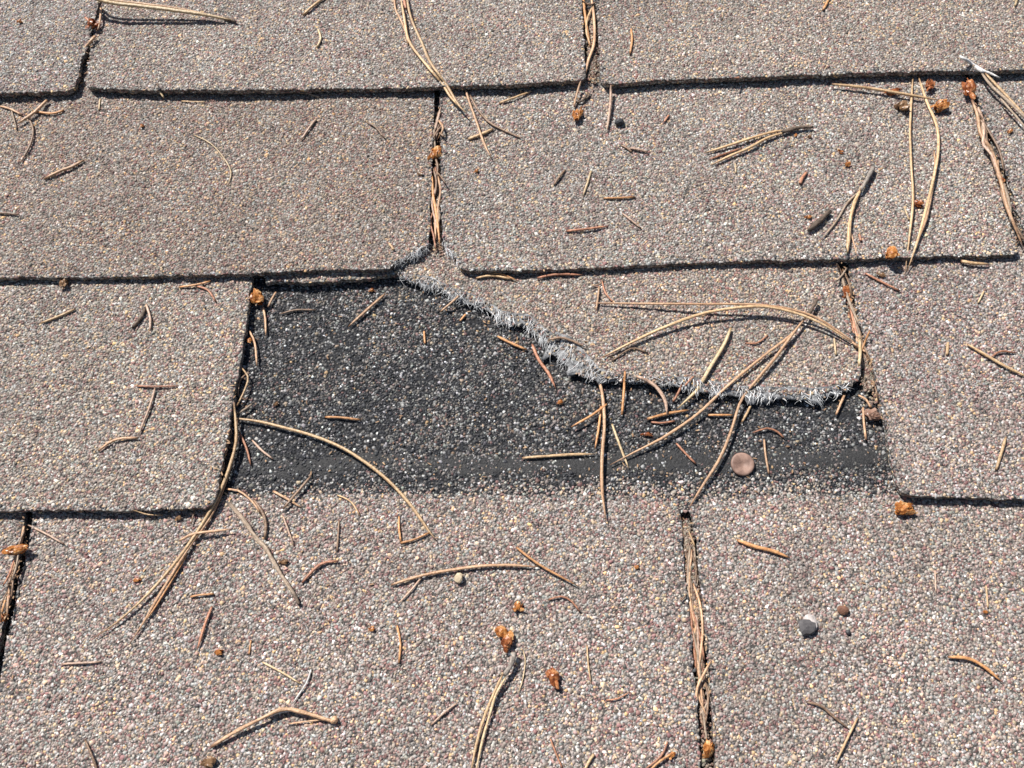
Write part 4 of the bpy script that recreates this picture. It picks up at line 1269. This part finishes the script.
# ---- strands packed into the slits, alike but for where they lie
rng = np.random.default_rng(66)
PACK = [('the lower slit', [(686, 530), (690, 580), (697, 640), (703, 700), (706, 745)], 9, 18, 2.9),
        ('the lower left slit', [(25, 525), (15, 565), (6, 605), (0, 630)], 6, 7, 2.6),
        ('the slit beside the torn shingle', [(842, 268), (849, 300), (858, 338), (867, 374), (876, 404)], 8, 12, 2.9),
        ('the centre slit', [(437, 112), (436, 170), (436, 245)], 6, 8, 2.6),
        ('the right slit', [(972, 98), (988, 145), (1003, 190), (1019, 244)], 6, 7, 2.6)]
HUE = {'T': 'tan', 'G': 'greyish', 'B': 'brown', 'P': 'pinkish', 'R': 'red brown'}
NTH = ['uppermost', 'second', 'third', 'fourth', 'fifth', 'sixth', 'seventh', 'eighth', 'ninth', 'tenth']
for where, path, wd, cnt, lf in PACK:
    c = along_path(path, 100)
    starts = np.sort(rng.uniform(0, 72, cnt))
    seen = {}
    for k in range(cnt):
        i0 = int(starts[k]); i1 = min(99, i0 + int(rng.uniform(16, 38)))
        o0, o1, o2 = rng.normal(0, wd * 0.30, 3)
        im = (i0 + i1) // 2
        pts = [(c[i0][0] + o0, c[i0][1]), (c[im][0] + o1, c[im][1]), (c[i1][0] + o2, c[i1][1])]
        h = 'BGTBR'[k % 5]
        lab = NTH[seen.get(h, 0)] + ' ' + HUE[h] + ' strand down the bundle packed in ' + where
        seen[h] = seen.get(h, 0) + 1
        needle(lab, h, rng.uniform(2.6, 3.6), pts, lf + rng.uniform(-0.6, 0.4), 0.2, taper=(0.6, 0.4), group='thin strands packed in ' + where)

# ---- papery bud scales and crumbs
BUDS = [
 ('small rust bud scale at the top of the upper left slit', 'R', (93, 23), 13, 12, 60, 6, 1.5),
 ('bright orange bud in the upper part of the centre slit', 'O', (436, 154), 18, 13, 75, 8, 2.2),
 ('tan crumb on the shingle left of the centre slit', 'B', (421, 174), 7, 6, 0, 4, 0),
 ('small orange crumb right of the centre slit', 'O', (476, 171), 7, 6, 30, 4, 0),
 ('rounded orange bud below the upper middle slit', 'O', (577, 115), 17, 13, 80, 8, 0),
 ('dull rust bud half under the top right butt', 'R', (893, 92), 18, 10, 10, 6, 0),
 ('pinkish brown bud beside the tall upright pair', 'B', (902, 106), 18, 15, 15, 8, 0),
 ('rust bud behind the straw needle under the top right butt', 'R', (930, 84), 18, 11, 60, 7, 0.3),
 ('bright ochre bud at the end of the straw needle', 'O', (940, 107), 19, 15, 30, 9, 0.3),
 ('dark rust bud at the head of the right slit', 'R', (968, 89), 24, 13, 100, 9, 2.4),
 ('small round brown bud in the right slit', 'R', (1001, 180), 11, 9, 90, 6, 3.4),
 ('orange crumb right of the right slit', 'O', (1010, 131), 9, 7, 40, 5, 0),
 ('orange crumb on the wide second row tab', 'O', (848, 164), 9, 9, 50, 5, 0),
 ('tiny red crumb on the wide second row tab', 'R', (841, 152), 8, 6, -20, 4, 0),
 ('tiny tan crumb beside the dark needle stub', 'B', (810, 136), 7, 6, 30, 4, 0),
 ('tiny orange crumb under the dark needle stub', 'O', (796, 135), 7, 5, 60, 4, 0),
 ('orange crumb beside the thick dark twig', 'O', (808, 217), 9, 7, 10, 5, 0),
 ('reddish bud between the tall upright needles', 'R', (919, 204), 12, 10, 0, 6, 0),
 ('bright orange bud sitting on the second row butt', 'O', (892, 253), 19, 15, 40, 9, 0.6),
 ('dull orange flake on the red brown needle below the butt', 'B', (882, 275), 10, 7, 0, 4, 0),
 ('dark rust bud in the slit beside the torn shingle', 'R', (847, 293), 20, 12, 100, 8, 2.4),
 ('dark brown scale in the head of the slit beside the torn shingle', 'R', (839, 271), 11, 8, 100, 5, 1.6),
 ('pinkish brown rosette bud in the corner of the black patch', 'P', (873, 415), 18, 17, 20, 9, 0.4),
 ('tan knot with a stem under the second row butt', 'B', (63, 284), 11, 11, 80, 6, 0.2),
 ('glossy orange bud at the top corner of the black patch', 'O', (258, 297), 20, 15, 120, 9, 2.0),
 ('small rust crumb on the black patch below the tear', 'R', (560, 402), 9, 8, 40, 5, 0),
 ('tiny rust crumb on the black patch under the overhang', 'R', (372, 290), 8, 6, 20, 4, 0),
 ('dull orange flake among the needles of the black patch', 'R', (648, 434), 12, 6, 0, 4, 0),
 ('tan crumb left on the black patch', 'B', (276, 404), 9, 6, 30, 4, 0),
 ('orange tan crumb in the slit below the glossy bud', 'O', (250, 340), 8, 8, 90, 5, 1.0),
 ('big glossy orange bud in the lower left slit', 'O', (15, 550), 25, 14, 8, 9, 2.4),
 ('rust bud at the left edge in the lower left slit', 'R', (2, 620), 16, 14, 90, 8, 2.2),
 ('brown crumb under the butt of the lower left shingle', 'B', (179, 518), 9, 9, 20, 5, 0),
 ('brown crumb on the joint of the grey brown twig', 'B', (284, 562), 10, 7, 10, 5, 0),
 ('small orange fleck left of the upright orange needle', 'R', (372, 629), 9, 8, 20, 5, 0),
 ('small ragged orange bud above the big frayed one', 'O', (518, 607), 12, 10, 60, 6, 0),
 ('upper half of the frayed orange bud at the grey twig end', 'O', (503, 633), 20, 14, 140, 9, 0.3),
 ('darker lower half of the frayed orange bud', 'R', (507, 642), 15, 14, 60, 9, 0.6),
 ('rust teardrop bud right of the frayed one', 'R', (554, 678), 22, 15, 125, 8, 0.2),
 ('flat orange tan scale below the reddish tan needle', 'O', (219, 652), 11, 8, 0, 4, 0),
 ('faint orange fleck near the long bundle', 'O', (137, 580), 10, 5, 10, 4, 0),
 ('reddish brown bud below the crooked twig', 'B', (210, 762), 12, 18, 100, 7, 0),
 ('orange bud below the corner of the lower right shingle', 'O', (903, 510), 23, 15, 10, 9, 0.2),
 ('orange bud at the bottom of the lower slit', 'O', (708, 749), 18, 15, 70, 9, 2.6),
 ('rust fleck on the big bottom right shingle', 'R', (985, 612), 7, 6, 0, 4, 0),
 ('faint orange fleck on the top left shingle', 'R', (20, 21), 8, 7, 60, 4, 0),
 ('orange fleck on the browner second row tab', 'R', (142, 126), 7, 7, 80, 4, 0),
 ('orange crumb in the tangle at the bottom edge', 'O', (672, 755), 10, 7, 40, 5, 0.2),
 ('tiny red brown crumb under the straw brown needle tip', 'R', (637, 567), 8, 7, 10, 4, 0),
]
for i, (lab, c, px, w, h, a, n, lf) in enumerate(BUDS):
    small = w < 10
    bud(lab, c, px, w, h, a, n, lf, seed=i, name='bark_crumb' if small else 'bud_scale', cat='crumb' if small else 'bud scale', group='tiny bark crumbs on the roof' if small else 'papery bud scales on the roof')

# ---- fine plant litter along the slits and butts: too small to count
rng = np.random.default_rng(808)
V, F = [], []
paths = [([(97, 20), (82, 80)], 7, 26), ([(588, 0), (592, 78), (580, 110)], 8, 40), ([(436, 100), (434, 250)], 6, 60), ([(968, 84), (1018, 246)], 8, 50), ([(846, 268), (862, 345), (882, 420)], 9, 90),
         ([(26, 520), (4, 620)], 7, 50), ([(686, 515), (698, 620), (708, 760)], 8, 120), ([(240, 380), (220, 490), (190, 545)], 12, 40), ([(420, 285), (590, 385), (850, 405)], 16, 70), ([(250, 440), (880, 450)], 40, 70), ([(0, 400), (1024, 600)], 330, 150)]
for path, wd, n in paths:
    c = along_path(path, 60)
    for _ in range(n):
        i = rng.integers(0, 60)
        p = c[i] + rng.normal(0, wd * 0.5, 2)
        if not (-20 < p[0] < 1045 and -18 < p[1] < 785): continue
        b = spot(tuple(p), 0.0003 + (0.001 if wd < 10 else 0))
        ln, wdt = rng.uniform(0.0006, 0.0022), rng.uniform(0.00022, 0.0005)
        a = rng.uniform(0, math.pi); d = np.array([math.cos(a), math.sin(a), rng.normal(0, 0.25)]); sd = np.array([-math.sin(a), math.cos(a), 0]); up = np.array([0, 0, 1.0])
        k0 = len(V)
        for t, g in ((-0.5, 0.5), (0.0, 1.0), (0.5, 0.35)):
            for an in (0.4, 2.5, 4.6):
                V.append(b + d * ln * t + (sd * math.cos(an) + up * math.sin(an) * 0.7) * wdt * g)
        for q in range(2):
            for r_ in range(3):
                e_ = (r_ + 1) % 3
                F.append((k0 + q * 3 + r_, k0 + q * 3 + e_, k0 + q * 3 + 3 + e_, k0 + q * 3 + 3 + r_))
        F.append((k0, k0 + 2, k0 + 1)); F.append((k0 + 6, k0 + 7, k0 + 8))
c0 = spot((690, 560))
lit = mesh_obj('plant_litter', V, F, plain_noise_mat('plant_litter', (0.12, 0.055, 0.03), (0.46, 0.30, 0.17), 90, 0.7, 0.3), None, False, c0)
place(lit, c0)
tag(lit, 'fine brown plant crumbs strewn along the slits and over the shingles', 'litter', kind='stuff')

# ---- stones and the round disc
o, c = stone_mesh('stone', (459, 578), 10, 11, M_PEBY, 1, 0.75)
tag(o, 'small cream stone against the long level needle', 'stone')
o, c = stone_mesh('stone', (843, 610), 11, 10, M_PEBR, 2, 0.7)
tag(o, 'small red brown stone right of the dark pebble', 'stone')
o, c = stone_mesh('stone', (619, 122), 10, 8, M_PEBK, 3, 0.8)
tag(o, 'black grit stone beside the pinkish upright needle', 'stone')
o, c = stone_mesh('stone', (848, 632), 6, 6, M_PEBK, 5, 0.8)
tag(o, 'tiny dark grit stone under the red brown stone', 'stone')
o, c = stone_mesh('stone', (842, 365), 0.1, 0.1, M_PEBK, 5, 0.8)
bpy.data.objects.remove(o)
kk = local_scale((808, 626))
c0 = spot((808, 626), 0.002)
peb = tag(empty('pebble', c0), 'dark grey rounded pebble with a white broken side', 'pebble')
stone_mesh('dark_face', (806, 627), 17, 20, M_PEBD, 8, 0.34, peb, c0, (0, 0, 0.0011))
stone_mesh('white_side', (811, 622), 15, 17, M_PEBW, 9, 0.40, peb, c0)

# the round flat disc on the black patch
k = local_scale((742, 465))
R0 = 11.8 * k
c0 = spot((742, 465), 0.0)
prof = [(0.0, 0.00062), (0.22, 0.00066), (0.45, 0.00080), (0.68, 0.00110), (0.84, 0.00122), (0.94, 0.00108), (1.0, 0.00070), (0.99, 0.0002), (0.95, -0.0005)]
V, F = [(c0[0], c0[1], c0[2] + 0.00062)], []
NS = 40
rng = np.random.default_rng(5)
wob = 1 + 0.012 * np.sin(np.arange(NS) * 2 * np.pi / NS * 3 + 1) + rng.normal(0, 0.004, NS)
for pr, pz in prof[1:]:
    for i in range(NS):
        a = 2 * math.pi * i / NS
        V.append((c0[0] + R0 * pr * wob[i] * math.cos(a), c0[1] + R0 * pr * wob[i] * math.sin(a) * 1.02, c0[2] + pz + 0.0006 + 0.0004 * pr * math.sin(a)))
for i in range(NS):
    F.append((0, 1 + i, 1 + (i + 1) % NS))
for j in range(len(prof) - 2):
    for i in range(NS):
        F.append((1 + j * NS + i, 1 + (j + 1) * NS + i, 1 + (j + 1) * NS + (i + 1) % NS, 1 + j * NS + (i + 1) % NS))
F.append(tuple(1 + (len(prof) - 2) * NS + i for i in range(NS - 1, -1, -1)))
disc = mesh_obj('nail_head', V, F, M_DISC, None, True, c0)
place(disc, c0)
tag(disc, 'round flat pinkish brown nail head on the tar band', 'nail')
